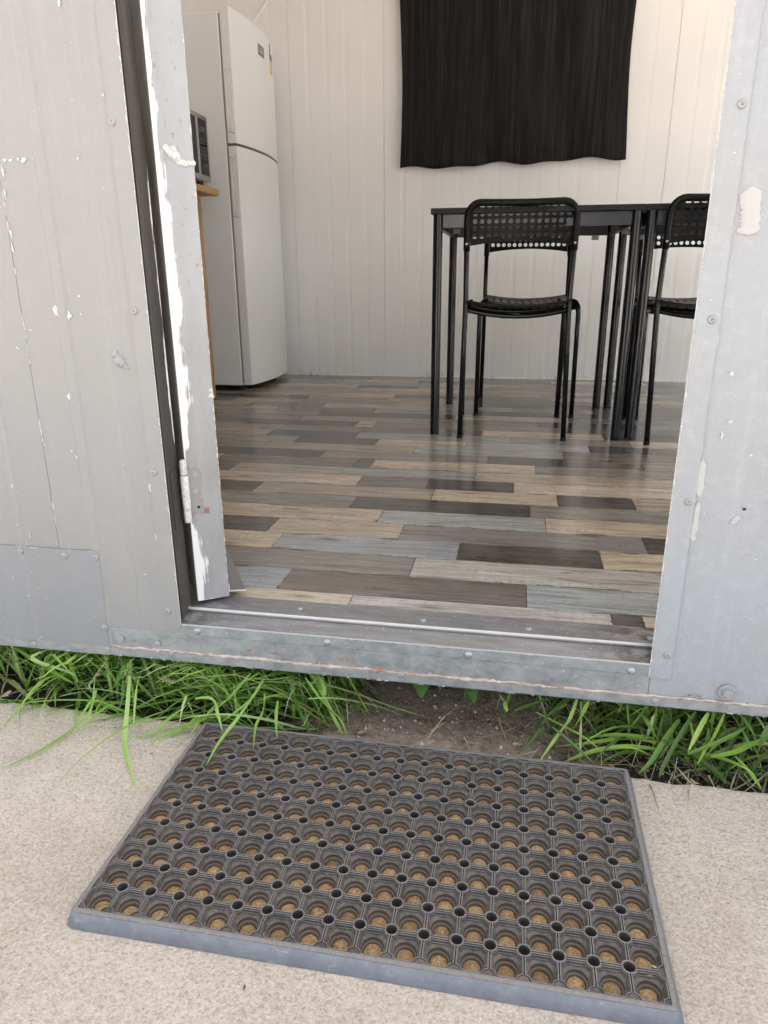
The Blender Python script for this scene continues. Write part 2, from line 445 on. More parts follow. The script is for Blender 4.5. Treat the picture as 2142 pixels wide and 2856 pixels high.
k.color(k.ramp(oi.outputs['Random Per Island'], [(0, (.07, .042, .028)), (.5, (.17, .105, .06)), (1, (.42, .33, .2))])); M['litter'] = k.m

def leaf_mat(name, stops, trans=.5):
    k = Mat(name, (.1, .2, .03), .36, 0, .5)
    g = k.node('ShaderNodeNewGeometry')
    c = k.ramp(g.outputs['Random Per Island'], stops)
    st_ = k.noise(k.coord('World', (1, 1, 1)), 420, 2)
    c = k.mix(k.ramp(st_, [(.45, 0), (.7, .25)]), c, (.22, .36, .1))
    k.color(c)
    tr = k.node('ShaderNodeBsdfTranslucent'); k.link(c, tr.inputs[0])
    mx = k.node('ShaderNodeMixShader'); mx.inputs[0].default_value = trans
    out = k.n['Material Output']
    k.link(k.b.outputs[0], mx.inputs[1]); k.link(tr.outputs[0], mx.inputs[2]); k.link(mx.outputs[0], out.inputs[0])
    M[name] = k.m
leaf_mat('grass_green', [(0, (.035, .10, .02)), (.2, (.10, .25, .035)), (.42, (.33, .56, .10)), (.75, (.47, .70, .18)), (.92, (.58, .74, .36)), (1, (.58, .58, .22))])
leaf_mat('strap_leaf', [(0, (.07, .13, .04)), (.35, (.14, .26, .06)), (.65, (.36, .58, .10)), (.9, (.50, .68, .18)), (1, (.48, .54, .30))])
leaf_mat('weed_leaf', [(0, (.09, .24, .06)), (1, (.13, .30, .08))], .3)
leaf_mat('straw', [(0, (.22, .17, .1)), (.5, (.36, .3, .2)), (1, (.5, .45, .33))], .15)

# rubber doormat, dusty on what faces up
k = Mat('rubber', (.03, .03, .03), .6, 0, .35); w = k.coord('World')
nz = k.sep(k.node('ShaderNodeNewGeometry').outputs['Normal'])[2]
dn = k.noise(w, 230, 5, .75); db = k.noise(w, 26, 4, .6)
dust = k.math('MULTIPLY', k.ramp(nz, [(-.2, .3), (.3, .62), (.8, 1)]), k.ramp(k.math('ADD', k.math('MULTIPLY', dn, .6), k.math('MULTIPLY', db, .5)), [(.40, .25), (.68, .9)]))
c = k.mix(dust, (.015, .0148, .0155), (.185, .158, .135))
oz = k.sep(k.coord('Object'))[2]
ridge = k.math('MULTIPLY', k.ramp(k.math('DIVIDE', oz, .0206), [(.93, 0), (.965, 1)]), k.ramp(dn, [(.3, .45), (.6, 1)]))
c = k.mix(ridge, c, (.215, .197, .182))
deep = k.ramp(k.math('DIVIDE', oz, .0206), [(.30, 1), (.62, 0)])
c = k.mix(k.math('MULTIPLY', deep, .6), c, (.15, .11, .075))
k.color(c); k.rough(k.ramp(dust, [(.2, .42), (.7, .8)])); k.bump(dn, .3, .0012)
M['rubber'] = k.m
k = Mat('rubber_edge', (.05, .055, .065), .42, 0, .6); w = k.coord('World')
c = k.mix(k.ramp(k.noise(w, 40, 6, .75), [(.4, 0), (.7, 1)]), (.105, .115, .135), (.155, .165, .185))  # bluish sky sheen on the bevel put into the base colour
c = k.mix(k.ramp(k.noise(k.coord('World', (40, 40, 160)), 1, 5, .75), [(.60, 0), (.70, .7)]), c, (.30, .29, .28))
c = k.mix(k.ramp(k.noise(w, 150, 4, .7), [(.62, 0), (.70, .6)]), c, (.25, .23, .21))
k.color(c)
k.bump(k.noise(w, 200, 3), .2, .001); M['rubber_edge'] = k.m
k = Mat('sand', (.3, .2, .1), .95, 0, .1); w = k.coord('World')
c = k.ramp(k.noise(w, 300, 5, .75), [(.32, (.20, .115, .055)), (.5, (.44, .28, .135)), (.7, (.62, .45, .26))])
isl_ = k.node('ShaderNodeNewGeometry').outputs['Random Per Island']
k.color(k.mix(k.ramp(isl_, [(.1, .0), (.55, .15), (1, .6)]), c, (.16, .105, .065)))
k.b.inputs['Roughness'].default_value = .95; k.bump(k.noise(w, 320, 4, .7), .8, .002)
M['sand'] = k.m

# ================================================================== SETTING: ground
ZC, ZS = -0.194, -0.212            # top of the concrete, level of the soil strip
def gnoise(x, y):
    from mathutils import noise
    return noise.noise(Vector((x, y, 3.1)))
soil = MB()
xs = [-400, -60, -8, -2] + [-1.3 + .012 * i for i in range(184)] + [2, 8, 60, 400]
ys = [-400, -60, -12, -7.0, -.4] + [-.06 + .012 * i for i in range(50)] + [1.5, 4, 8, 60, 400]
def soil_h(x, y):
    if abs(x) > 1.6 or y < -.1 or y > .6: return ZS - .01
    mound = .020 * math.exp(-((x - .02) / .17) ** 2 - ((y - .0) / .09) ** 2)
    return ZS + mound - .012 * (x > .42) + .005 * gnoise(x * 14, y * 14) + .003 * gnoise(x * 45, y * 45)
nx, ny = len(xs), len(ys)
soil.add([(x, y, soil_h(x, y)) for y in ys for x in xs], [(j * nx + i, j * nx + i + 1, (j + 1) * nx + i + 1, (j + 1) * nx + i) for j in range(ny - 1) for i in range(nx - 1)])
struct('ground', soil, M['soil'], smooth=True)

conc = MB()
ex = [-9] + [-1.4 + .006 * i for i in range(450)] + [9]
edge_pts = []
def edge_y(x):
    base = -.014 - .016 * max(0, min(1, (x + .1) / .4))
    return base + .0035 * gnoise(x * 20, 7) + .0025 * gnoise(x * 70, 2)
vsC, fsC = [], []
rowsC = [(-7.0, 0, ZC), (-.2, 0, ZC), ('e', -.010, ZC), ('e', -.0035, ZC - .0012), ('e', .0, ZC - .005), ('e', .003, ZC - .05)]
for x in ex:
    for a, dy, z in rowsC:
        y = a if a != 'e' else edge_y(x) + dy + (.0012 * gnoise(x * 160, z * 300) if a == 'e' else 0)
        vsC.append((x, y, z))
nr = len(rowsC)
for i in range(len(ex) - 1):
    for j in range(nr - 1):
        fsC.append((i * nr + j, (i + 1) * nr + j, (i + 1) * nr + j + 1, i * nr + j + 1))
conc.add(vsC, fsC)
struct('concrete_path', conc, M['concrete'], smooth=False)
struct('bounce_slab', MB().box(3.2, 9, .05, 8, ZS - .03, ZC), M['bounce_pale'])  # unseen slab added to bounce sunlight in through the right-hand opening

# ================================================================== CABIN (outside)
XL, XR, ZB = -.4228, .3299, -.0858
cabin = tag(empty('cabin', (0, 0, -.0858)), 'grey painted metal cabin standing open above the grass strip', 'cabin')
OFFZ = Vector((0, 0, .0858))
def cpart(name, mb, mats, parent=None, **k):
    o = obj(name, mb, mats, parent or cabin, **k)
    if parent is None or parent is cabin: o.location = OFFZ
    return o

def sheet(x_list, z0, z1):
    """sheet metal profile [(x, y)] extruded in z with a folded back"""
    m = MB(); n = len(x_list); zs = [z0 + (z1 - z0) * i / 12 for i in range(13)]
    m.add([(x, y + .0009 * gnoise(x * 6, z * 3), z) for z in zs for x, y in x_list],
          [(j * n + i, j * n + i + 1, (j + 1) * n + i + 1, (j + 1) * n + i) for j in range(12) for i in range(n - 1)])
    return m
def rib(x, w=.014, h=-.0016):
    return [(x - w / 2 - .0045, 0), (x - w / 2 - .0005, h * .9), (x - w / 2 + .001, h), (x + w / 2 - .001, h), (x + w / 2 + .0005, h * .9), (x + w / 2 + .0045, 0)]
TOP = 2.45
# left sheets: one left of the vertical joint, one between the joint and the opening
L0 = [(-1.95, 0)] + rib(-.80) + rib(-.70) + [(-.6300, 0), (-.6298, .002)]
L1 = [(-.6290, .002), (-.6288, -.0006)] + rib(-.5612, .013, -.0022) + rib(-.488, .012, -.0012) + [(XL, 0)]
cpart('wall_sheet', sheet(L0, -.070, TOP), M['clad_left'])
cpart('wall_sheet', sheet(L1, -.070, TOP), M['clad_left'])
cpart('flashing_strip', MB().box(-.4500, XL - .0002, -.0022, .0008, -.018, 2.10), M['clad_left'], bevel=.0005)
R0 = [(XR + .002, .0005)] + [(XR + .02, .0005), (.62, 0)] + rib(.70) + [(1.25, 0)]
cpart('wall_sheet', sheet(R0, -.070, TOP), M['clad_right'])
cpart('flashing_strip', MB().prism([(XR, -.0345), (XR + .0305, -.0365), (XR + .0278, 2.1), (XR - .0006, 2.1)], (0, -.0026, 0), (1, 0, 0), (0, 0, 1), (0, .0024, 0)), M['clad_right'], bevel=.0005)
# header over the door
cpart('header_panel', MB().box(XL + .0005, XR + .0015, .001, .05, 2.05, TOP), M['clad_left'])
# wall cores: the left one shows its dark painted reveal
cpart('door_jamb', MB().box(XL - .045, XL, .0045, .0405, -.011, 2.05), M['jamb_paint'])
cpart('wall_core', MB().box(-1.95, XL - .0455, .0045, .052, -.07, TOP), M['side_wall'])
right = MB()
right.box(.352, 1.25, .0045, .052, -.07, TOP)
right.box(1.25, 2.55, .0045, .052, -.07, .72); right.box(1.25, 2.55, .0045, .052, 1.72, TOP); right.box(2.55, 3.05, .0045, .052, -.07, TOP)
cpart('wall_core', right, M['side_wall'])
cpart('added_window_frame', MB().box(1.25, 1.29, 0, .06, .72, 1.72).box(2.51, 2.55, 0, .06, .72, 1.72).box(1.29, 2.51, 0, .06, .72, .76).box(1.29, 2.51, 0, .06, 1.68, 1.72), M['handle_white'])  # frame of an unseen opening added to let daylight into the room
cpart('wall_sheet', MB().box(1.251, 3.05, -.001, .003, -.07, .72).box(1.251, 3.05, -.001, .003, 1.72, TOP).box(2.551, 3.05, -.001, .003, .7205, 1.7195), M['clad_right'])
# bottom rail with its rough sealant bead and rust
rail = MB()
rail.prism([(-.0035, -.0674), (-.0035, -.0820), (.0005, -.0858), (.06, -.0858), (.06, -.080), (.004, -.0674)], (-1.95, 0, 0), (0, 1, 0), (0, 0, 1), (5.0, 0, 0))
cpart('bottom_rail', rail, M['bottom_metal'])
cpart('lower_strip', MB().box(-.5565, XR + .001, -.0016, .001, -.0672, -.0300), M['bottom_metal'])
random.seed(5)
bead = MB(); pts, rad = [], []
x = -.5560
while x < .62:
    pts.append((x, -.0014 + random.uniform(-.0006, .0006), -.0664 + random.uniform(-.0012, .0012) + .0010 * gnoise(x * 12, 1)))
    rad.append(.0016 + random.random() ** 2 * .0030 * (1 if -.52 < x < .1 else .5))
    x += random.uniform(.003, .0085)
bead.tube(pts, rad, 7)
cpart('sealant_bead', bead, M['sealant'], smooth=True)

def blob(m, c, r, ax=(1, 0, 0), ay=(0, 0, 1), nrm=(0, -1, 0), n=17, h=.0006, jag=.5, stretch=1.0, rot=0.0):
    """thin irregular flake lying on a surface"""
    c, ax, ay, nrm = Vector(c), Vector(ax), Vector(ay), Vector(nrm)
    P = []
    for i in range(n):
        q = 2 * math.pi * i / n; rr_ = r * random.uniform(1 - jag, 1 + jag)
        a, b = rr_ * math.cos(q), rr_ * math.sin(q) * stretch
        a, b = a * math.cos(rot) - b * math.sin(rot), a * math.sin(rot) + b * math.cos(rot)
        P.append(c + ax * a + ay * b)
    m.add(P + [p + nrm * h for p in P], [tuple(range(n, 2 * n))] + [(i, (i + 1) % n, (i + 1) % n + n, i + n) for i in range(n)])
# rust blisters along the bead
ru = MB(); random.seed(8)
for px, py, s in [(372, 1788, 4.5), (415, 1800, 3), (520, 1815, 4), (700, 1818, 5), (718, 1822, 4), (768, 1822, 5), (780, 1826, 4), (806, 1828, 4), (890, 1848, 5), (905, 1852, 3.5), (958, 1840, 5), (975, 1841, 5), (990, 1858, 4), (1060, 1862, 4), (1160, 1870, 4), (1200, 1876, 4), (1230, 1878, 4), (1290, 1884, 4), (1925, 1940, 5), (1950, 1944, 4), (2000, 1952, 3), (1480, 1905, 3), (1520, 1908, 3)]:
    p = at(px, py, 'y', -.003); blob(ru, (p.x, -.0026, p.z), s * .00095 * random.uniform(.6, 1.4), stretch=random.uniform(.25, .5), h=.0009, jag=.55, n=15)
o = cpart('rust_patch', ru, M['rust']); o['kind'] = 'stuff'
# sill flange, treads
cpart('sill_flange', MB().box(XL + .0004, XR - .0002, -.0030, .0, -.0312, -.0118), M['bottom_metal'], bevel=.0012)
tr1 = MB().prism([(-.0026, -.0138), (-.0026, -.0116), (.0292, -.0030), (.0292, -.0060)], (XL + .0003, 0, 0), (0, 1, 0), (0, 0, 1), (XR - XL - .0006, 0, 0))
tr1.prism([(.0050, -.0118), (.0050, -.0096), (.0292, -.0030), (.0292, -.0060)], (XR - .0003, 0, 0), (0, 1, 0), (0, 0, 1), (.0222, 0, 0))
cpart('sill_tread', tr1, M['tread'])
tr2 = MB().prism([(.0310, -.004), (.0310, .0042), (.0835, .0048), (.0850, .0010), (.0850, -.004)], (XL - .04, 0, 0), (0, 1, 0), (0, 0, 1), (XR - XL + .062, 0, 0))
cpart('sill_tread', tr2, M['tread'])
cpart('tread_nosing', MB().box(XL + .0005, XR + .021, .0284, .0309, .0006, .0050), M['bright_edge'], bevel=.0007)
cpart('lip_edge', MB().box(XL + .001, XR - .001, -.0036, -.0020, -.0130, -.0112), M['bright_edge'])

# fasteners
def rivet_mesh(r, kind):
    m = MB()
    if kind == 'pop':
        m.lathe([(r * 1.0, 0), (r * .98, .0008), (r * .8, .0021), (r * .45, .0027), (r * .34, .0026), (r * .27, .0010)], (0, 0, 0), (0, -1, 0), 16)
    elif kind == 'bolt':
        m.lathe([(r * 1.75, 0), (r * 1.7, .0010), (r * 1.5, .0014)], (0, 0, 0), (0, -1, 0), 18)
        m.lathe([(r * .98, .0012), (r * 1.0, .0050), (r * .85, .0062)], (0, 0, 0), (0, -1, 0), 6)
    else:
        m.lathe([(r, 0), (r * .96, .0010), (r * .7, .0022), (r * .3, .0027)], (0, 0, 0), (0, -1, 0), 16)
    return m
rm_pop = rivet_mesh(.0058, 'pop').mesh('rivet', M['rivet'], True)
rm_dome = rivet_mesh(.0056, 'dome').mesh('screw', M['rivet'], True)
rm_bolt = rivet_mesh(.0076, 'bolt').mesh('bolt', M['rivet'], False)
rm_steel = rivet_mesh(.0060, 'dome').mesh('screw', M['screw'], True)
def fast(name, me, px, py, y):
    p = at(px, py, 'y', y)
    o = obj(name, me, None, cabin); o.location = Vector((p.x, y, p.z)) + OFFZ
    o.rotation_euler = (random.uniform(-.06, .06), random.uniform(0, 6.28), random.uniform(-.06, .06))
    return o
for px, py in [(2069.6, 290), (1986, 891), (1920.7, 1399.6), (1861, 1828)]: fast('rivet', rm_pop, px, py, -.0026)
for px, py in [(313, 339), (375, 867), (429, 1318), (469, 1705)]: fast('rivet', rm_pop, px, py, -.0022)
for px, py in [(550, 1761), (913, 1792), (1307, 1827), (1761, 1872)]: fast('screw', rm_steel, px, py, -.0030)
for px, py in [(58, 1537), (181, 1550), (267, 1555), (293, 1750), (95, 1797), (300, 1812)]: fast('rivet', rm_pop, px, py, -.0030)
for px, py in [(339, 1778), (2028, 1932)]: fast('bolt', rm_bolt, px, py, -.0020)
for px, py in [(479, 1822), (1118, 1881), (440, 1795), (1827, 1954)]: fast('screw', rm_dome, px, py, -.0034)
for px, py in [(837, 1697), (1179, 1729), (1473, 1753.5), (1813, 1780)]:
    p = at(px, py, 'z', .0046)
    s_ = MB().lathe([(.0052, 0), (.0050, .0012), (.0036, .0022), (.0018, .0022), (.0012, .0012)], (0, 0, 0), (0, 0, 1), 14)
    o = obj('screw', s_, M['screw'], cabin, smooth=True); o.location = p + OFFZ

# patch panel low on the left, lapped over the sheets
patch = MB().prism([(-1.95, .1085), (-.5558, .1106), (-.5622, -.0845), (-1.95, -.0868)], (0, -.0030, 0), (1, 0, 0), (0, 0, 1), (0, .0018, 0))
patch.add([(p.x + dx, -.0045, p.z) for p in [at(785, 1780, 'y', 0)] for dx in (0, 0, 0)], [])
cpart('patch_panel', patch, M['clad_patch'], bevel=.0004)
# crusty painted lump on the left sheet
lump = MB(); random.seed(3)
for dx, dz, r in [(0, 0, .009), (-.006, .010, .0065), (.004, -.004, .007), (.009, -.008, .004), (-.004, .013, .005), (.013, -.011, .003)]:
    p = at(332, 1006, 'y', 0)
    lump.lathe([(r, 0), (r * .92, r * .25), (r * .6, r * .55), (r * .2, r * .66)], (p.x + dx, .0, p.z + dz), (random.uniform(-.2, .2), -1, random.uniform(-.2, .2)), 10)
cpart('paint_lump', lump, M['rivet'], smooth=True)

# flaked paint on the outside skin, at the places the cladding shows it
fl = MB(); random.seed(21)
for px, py, r, st_, ro in [(14, 447, 7, .55, 0), (28, 447, 5, .6, 0), (66, 445, 7, .8, .4), (112, 446, 7, .8, 0), (50, 444, 3, 1, 0), (216, 442, 2, 1, 0), (90, 441, 1.5, 1, 0),
                       (155, 868, 7, 1.9, .2), (192, 880, 7, 1.3, -.4), (225, 875, 2, 1, 0), (220, 826, 3, 1, 0), (286, 265, 2.5, 1.3, 0), (164, 5, 4, 2, 0), (85, 920, 2, 1, 0), (191, 1106, 6, 1.1, 0), (8, 480, 3, 5, .06), (13, 540, 3, 4, .1), (30, 650, 3, 4, .1), (34, 690, 2.5, 5, .1),
                       (264, 1500, 2, 1.5, 0), (404, 1602, 4, .8, 0), (274, 1702, 2, 1, 0), (418, 1360, 4, 2.6, .1), (435, 1500, 2.5, 4, .08), (452, 1620, 2, 6, .06), (84, 1495, 2, 4, .1), (15, 1524, 7, .5, 0), (30, 1523, 5, .6, 0), (200, 1258, 2, 2, 0), (213, 1275, 2, 3, 0.3), (118, 1225, 2, 3.4, .1), (123, 1240, 1.6, 3, .1), (52, 1370, 1.4, 2, .9), (48, 970, 1.5, 5, .7), (470, 1650, 1.6, 6, .0),
                       (2042, 1042, 5, .9, 0), (2038, 1177, 5, .7, .3), (2015, 1212, 1.5, 5, .4), (2013, 1220, 1.5, 4, .3), (2095, 1270, 3, .8, 0)]:
    p = at(px, py, 'y', -.0016); blob(fl, (p.x, -.0012, p.z), r * .00054, stretch=st_, rot=ro, h=.0004)
def chip_edge(m, a, b, nrm, across, wmin, wmax, cover=.6, lmin=.003, lmax=.02, h=.0007):
    a, b, nrm, across = Vector(a), Vector(b), Vector(nrm), Vector(across)
    L = (b - a).length; d = (b - a) / L; t = 0
    while t < L:
        l = random.uniform(lmin, lmax); l = min(l, L - t)
        if random.random() < cover and l > .001:
            k_ = max(2, int(l / .0025)); w0 = random.uniform(wmin, wmax)
            top = [a + d * (t + l * i / k_) + across * (w0 * random.uniform(.3, 1.25) * math.sin(math.pi * (i + .35) / (k_ + .7))) for i in range(k_ + 1)]
            bot = [a + d * (t + l * i / k_) for i in range(k_ + 1)]
            n0 = k_ + 1
            vs_ = [p + nrm * h for p in bot] + [p + nrm * h for p in top] + top
            m.add(vs_, [(i, i + 1, n0 + i + 1, n0 + i) for i in range(k_)] + [(n0 + i, n0 + i + 1, 2 * n0 + i + 1, 2 * n0 + i) for i in range(k_)])
        t += l + random.uniform(0, .006)
chip_edge(fl, (XL, -.0023, -.012), (XL, -.0023, 1.3), (0, -1, 0), (-1, 0, 0), .0004, .0016, .6, .004, .025)
fl.box(XL, XL + .0007, -.0026, -.0018, -.011, 1.3)
chip_edge(fl, (XR - .0002, -.0027, -.034), (XR - .0009, -.0027, 1.3), (0, -1, 0), (1, 0, 0), .0004, .0015, .7, .004, .03)
fl.box(XR - .0012, XR - .0002, -.0030, -.0022, -.034, 1.3)
chip_edge(fl, (XL + .002, -.0031, -.0122), (XR, -.0031, -.0122), (0, -1, 0), (0, 0, -1), .0005, .0022, .5, .004, .02)
chip_edge(fl, (-.6288, -.0006, .70), (-.6288, -.0006, .115), (0, -1, 0), (1, 0, 0), .0005, .0020, .32, .006, .04)
chip_edge(fl, (-.95, -.0031, .1102), (-.557, -.0031, .1104), (0, -1, 0), (0, 0, -1), .0005, .0016, .5, .004, .02)
chip_edge(fl, (XR + .0305, -.0007, .15), (XR + .0290, -.0007, .95), (0, -1, 0), (1, 0, 0), .0004, .0014, .16, .004, .02)
chip_edge(fl, (-.95, -.0037, -.0832), (.62, -.0037, -.0832), (0, -1, 0), (0, 0, 1), .0005, .0018, .28, .002, .01)
o = cpart('flaked_paint', fl, M['flake']); o['kind'] = 'stuff'
# trowelled filler smears on the right-hand sheet
random.seed(4)
def smear(px0, py0, px1, py1, w, n=26, yy_=-.0008):
    a, b = at(px0, py0, 'y', yy_), at(px1, py1, 'y', yy_)
    d = (b - a); across = Vector((d.z, 0, -d.x)).normalized()
    cols = 7; V = []
    ph = random.uniform(0, 60)
    for i in range(n + 1):
        t = i / n
        env = min(1, (t / .12) ** .6, ((1 - t) / .06) ** .5) if 0 < t < 1 else .25
        wl_ = w * env * (1 + .45 * gnoise(t * 7 + ph, 1) + .3 * gnoise(t * 22 + ph, 3)); wr_ = w * env * (1 + .45 * gnoise(t * 7 + ph, 9) + .3 * gnoise(t * 25 + ph, 5))
        for c_ in range(cols):
            q = c_ / (cols - 1); off = -wl_ + (wl_ + wr_) * q
            hgt = .0004 if c_ in (0, cols - 1) else .0012 + .0009 * gnoise(t * 18 + ph, q * 6)
            V.append(a + d * t + across * off + Vector((0, -hgt + .0008 * (c_ in (0, cols - 1)), 0)))
    m = MB()
    m.add(V, [(i * cols + j, i * cols + j + 1, (i + 1) * cols + j + 1, (i + 1) * cols + j) for i in range(n) for j in range(cols - 1)])
    cpart('filler_smear', m, M['filler'], smooth=True)
smear(2098, 520, 2088, 655, .0115)
smear(1960, 1282, 1948, 1385, .0052); smear(1948, 1400, 1930, 1510, .0045)
smear(2062, 1440, 2040, 1462, .0045)
cpart('cable_hole', MB().lathe([(.0022, 0), (.0022, .0004)], at(2076, 1420, 'y', -.0003), (0, -1, 0), 10), M['dark_hole'])

# the door, swung inwards: its hinge edge faces the camera
e_ = Vector((.834, .552, 0)); n_ = Vector((-.552, .834, 0))
door = obj('door', MB().box(0, .0538, .0006, .74, .0, 2.02), M['door_paint'], cabin)
door.location = Vector((-.4100, .0423, .010)) + OFFZ
door.rotation_euler = (0, 0, math.atan2(.552, .834))
obj('door_edge', MB().box(.0002, .0536, -.0008, .0007, .0005, 2.02), M['door_edge'], door)
chips = MB(); random.seed(9)
chip_edge(chips, (.0537, -.0009, .002), (.0537, -.0009, 1.1), (0, -1, 0), (-1, 0, 0), .0008, .0026, .6, .003, .016)
chip_edge(chips, (.0, -.0009, .0012), (.0537, -.0009, .0012), (0, -1, 0), (0, 0, 1), .0006, .0020, .85, .003, .012)
for zq, r in [(.352, .004), (.36, .003)]:
    blob(chips, (.051, -.0009, zq), r)
o = obj('flaked_paint', chips, M['flake'], door); o['kind'] = 'stuff'
# white blob of filler smeared round the edge higher up
bl = MB(); random.seed(2)
for dx, dz, r in [(.022, .700, .008), (.028, .694, .008), (.016, .705, .006), (.034, .688, .006), (.040, .686, .0055), (.046, .686, .005), (.052, .687, .0045), (.026, .704, .006)]:
    bl.lathe([(r, 0), (r * .9, .0016), (r * .5, .0034), (r * .15, .0040)], (dx, -.0005, dz), (random.uniform(-.3, .3), -1, random.uniform(-.3, .3)), 9)
obj('filler_blob', bl, M['flake'], door, smooth=True)
# hinge
hz0, hz1 = .147, .252
leaf = MB().prism([(.002, .160), (.0225, .160), (.0230, .182), (.0195, .184), (.0195, .205), (.0225, .207), (.0225, .234), (.002, .236)], (0, -.0022, 0), (1, 0, 0), (0, 0, 1), (0, .0014, 0))
obj('hinge_leaf', leaf, M['hinge_paint'], door)
obj('rust_line', MB().prism([(.002, .1590), (.0233, .1590), (.0238, .1830), (.0203, .1850), (.0203, .2040), (.0233, .2060), (.0233, .2350), (.002, .2370)], (0, -.0012, 0), (1, 0, 0), (0, 0, 1), (0, .0006, 0)), M['rust'], door)
kn = MB()
kn.lathe([(.0056, 0), (.0060, .001), (.0060, .021), (.0054, .022)], (-.0035, -.0055, hz0), (0, 0, 1), 12)
kn.lathe([(.0064, 0), (.0066, .001), (.0066, .056), (.0060, .057)], (-.0035, -.0055, hz0 + .0228), (0, 0, 1), 12)
kn.lathe([(.0056, 0), (.0060, .001), (.0058, .022), (.003, .025)], (-.0035, -.0055, hz0 + .0812), (0, 0, 1), 12)
obj('hinge_knuckle', kn, M['flake'], door, autosmooth=40)
for (hx, hz, hole) in [(.0145, .226, 0), (.0125, .197, 0), (.0155, .170, 1)]:
    s_ = MB().lathe([(.0042, 0), (.0040, .0008), (.0026, .0009), (.0020, .0002)] if not hole else [(.0042, 0), (.0040, .0009), (.0030, .0009), (.0028, -.0006)], (hx, -.0022, hz), (0, -1, 0), 14)
    obj('hinge_screw', s_, [M['rivet']], door, smooth=False)
obj('hinge_hole', MB().lathe([(.0028, 0), (.0027, .0002)], (.0155, -.0023, .170), (0, -1, 0), 12), M['dark_hole'], door)
jl = MB().prism([(.012, .150), (.037, .146), (.037, .255), (.012, .245)], (XL + .0002, 0, 0), (0, 1, 0), (0, 0, 1), (.0014, 0, 0))
cpart('hinge_plate', jl, M['jamb_paint'])
# drip moulding low on the door's outer face, with its bright cut edge
obj('drip_moulding', MB().prism([(.0538, .095), (.0545, .010), (.0835, .006)], (0, .004, 0), (1, 0, 0), (0, 0, 1), (0, .70, 0)), M['drip_metal'], door)
obj('drip_edge', MB().prism([(.0545, .022), (.0545, .0075), (.0850, .0035), (.0850, .0055), (.0560, .0095), (.0560, .022)], (0, .0022, 0), (1, 0, 0), (0, 0, 1), (0, .0016, 0)), M['bright_edge'], door)
# underside of the cabin
cpart('floor_frame', MB().box(-1.95, 3.05, .062, 3.05, -.085, -.006), M['floor_base'])

cpart('light_block_beam', MB().box(-1.95, 3.05, .40, .47, -.203, -.0855), M['floor_base'])  # unseen beams added to keep light out from under the cabin
cpart('light_block_beam', MB().box(-1.95, 3.05, 2.6, 2.67, -.203, -.0855), M['floor_base'])

# ================================================================== INTERIOR
YB = 3.006
floor = struct('floor', MB().box(-1.95, 3.0, .086, YB, -.0055, -.0030), M['floor_base'])
unit = MB().box(0, 1, 0, 1, 0, 1).mesh('plank', M['plank'])
TONE = {'C': (.59, .485, .365), 'T': (.42, .35, .275), 'G': (.285, .26, .225), 'B': (.18, .148, .126), 'D': (.075, .062, .054), 'L': (.37, .385, .38), 'P': (.49, .455, .41)}
ROWS = [('CPDC', (-.157, .286, .336)), ('LBL', (-.3, .148)), ('GP', (-.071,)), ('CLDC', (-.38, .011, .296)), ('DCGD', (-.423, -.124, .394)), ('CLC', (-.19, .193)),
        ('GDG', (-.279, .159)), ('DTCDT', (-.566, -.088, .228, .414)), ('CBDC', (-.306, -.114, .119)), ('TLT', (-.379, .011)), ('CBDCG', (-.804, -.36, -.307, .179)),
        ('DGDBG', (-.49, .038, .273, .494)), ('GTLB', (-.711, -.204, .269)), ('GDCLD', (-.633, -.349, -.044, .356)), ('TDLGC', (-.767, -.441, .1, .5)), ('TGBCD', (-.832, -.443, .0, .42)),
        ('BDCGB', (-.923, -.486, -.417, .3)), ('GTGDL', (-.733, -.216, .2, .6))]
random.seed(17)
y0 = .0855
for i in range(31):
    y1 = .1345 + .0973 * i if i < 30 else YB
    y1 = min(y1, YB)
    if y1 - y0 < .01: break
    if i < len(ROWS):
        tn, js = ROWS[i]; js = list(js)
        tn = list(tn)
        while js[0] > -1.35: js.insert(0, js[0] - random.uniform(.3, .6)); tn.insert(0, random.choice('GTDBLC'))
        js.insert(0, -1.95)
        while js[-1] < 1.3: js.append(js[-1] + random.uniform(.3, .65)); tn.append(random.choice('GTDBLC'))
        js.append(2.99)
        while len(tn) < len(js) - 1: tn.append('B')
    else:
        js = [-1.95]; js.append(-1.4 + random.uniform(0, .35))
        while js[-1] < 1.6: js.append(js[-1] + random.uniform(.22, .6))
        js.append(2.99)
        tn = [random.choice('GGGTTBBDDCLG') for _ in range(len(js) - 1)]
    for j in range(len(js) - 1):
        o = bpy.data.objects.new('plank', unit); scene.collection.objects.link(o); o.parent = floor
        o.location = (js[j] + .0007, y0 + .0007, -.0042)
        o.scale = (js[j + 1] - js[j] - .0014, y1 - y0 - .0014, .0042 + random.uniform(-.0002, .0001))
        t = TONE[tn[j]]; v = random.uniform(.88, 1.1)
        o.color = (t[0] * v, t[1] * v * random.uniform(.98, 1.02), t[2] * v * random.uniform(.96, 1.04), 1)
    y0 = y1

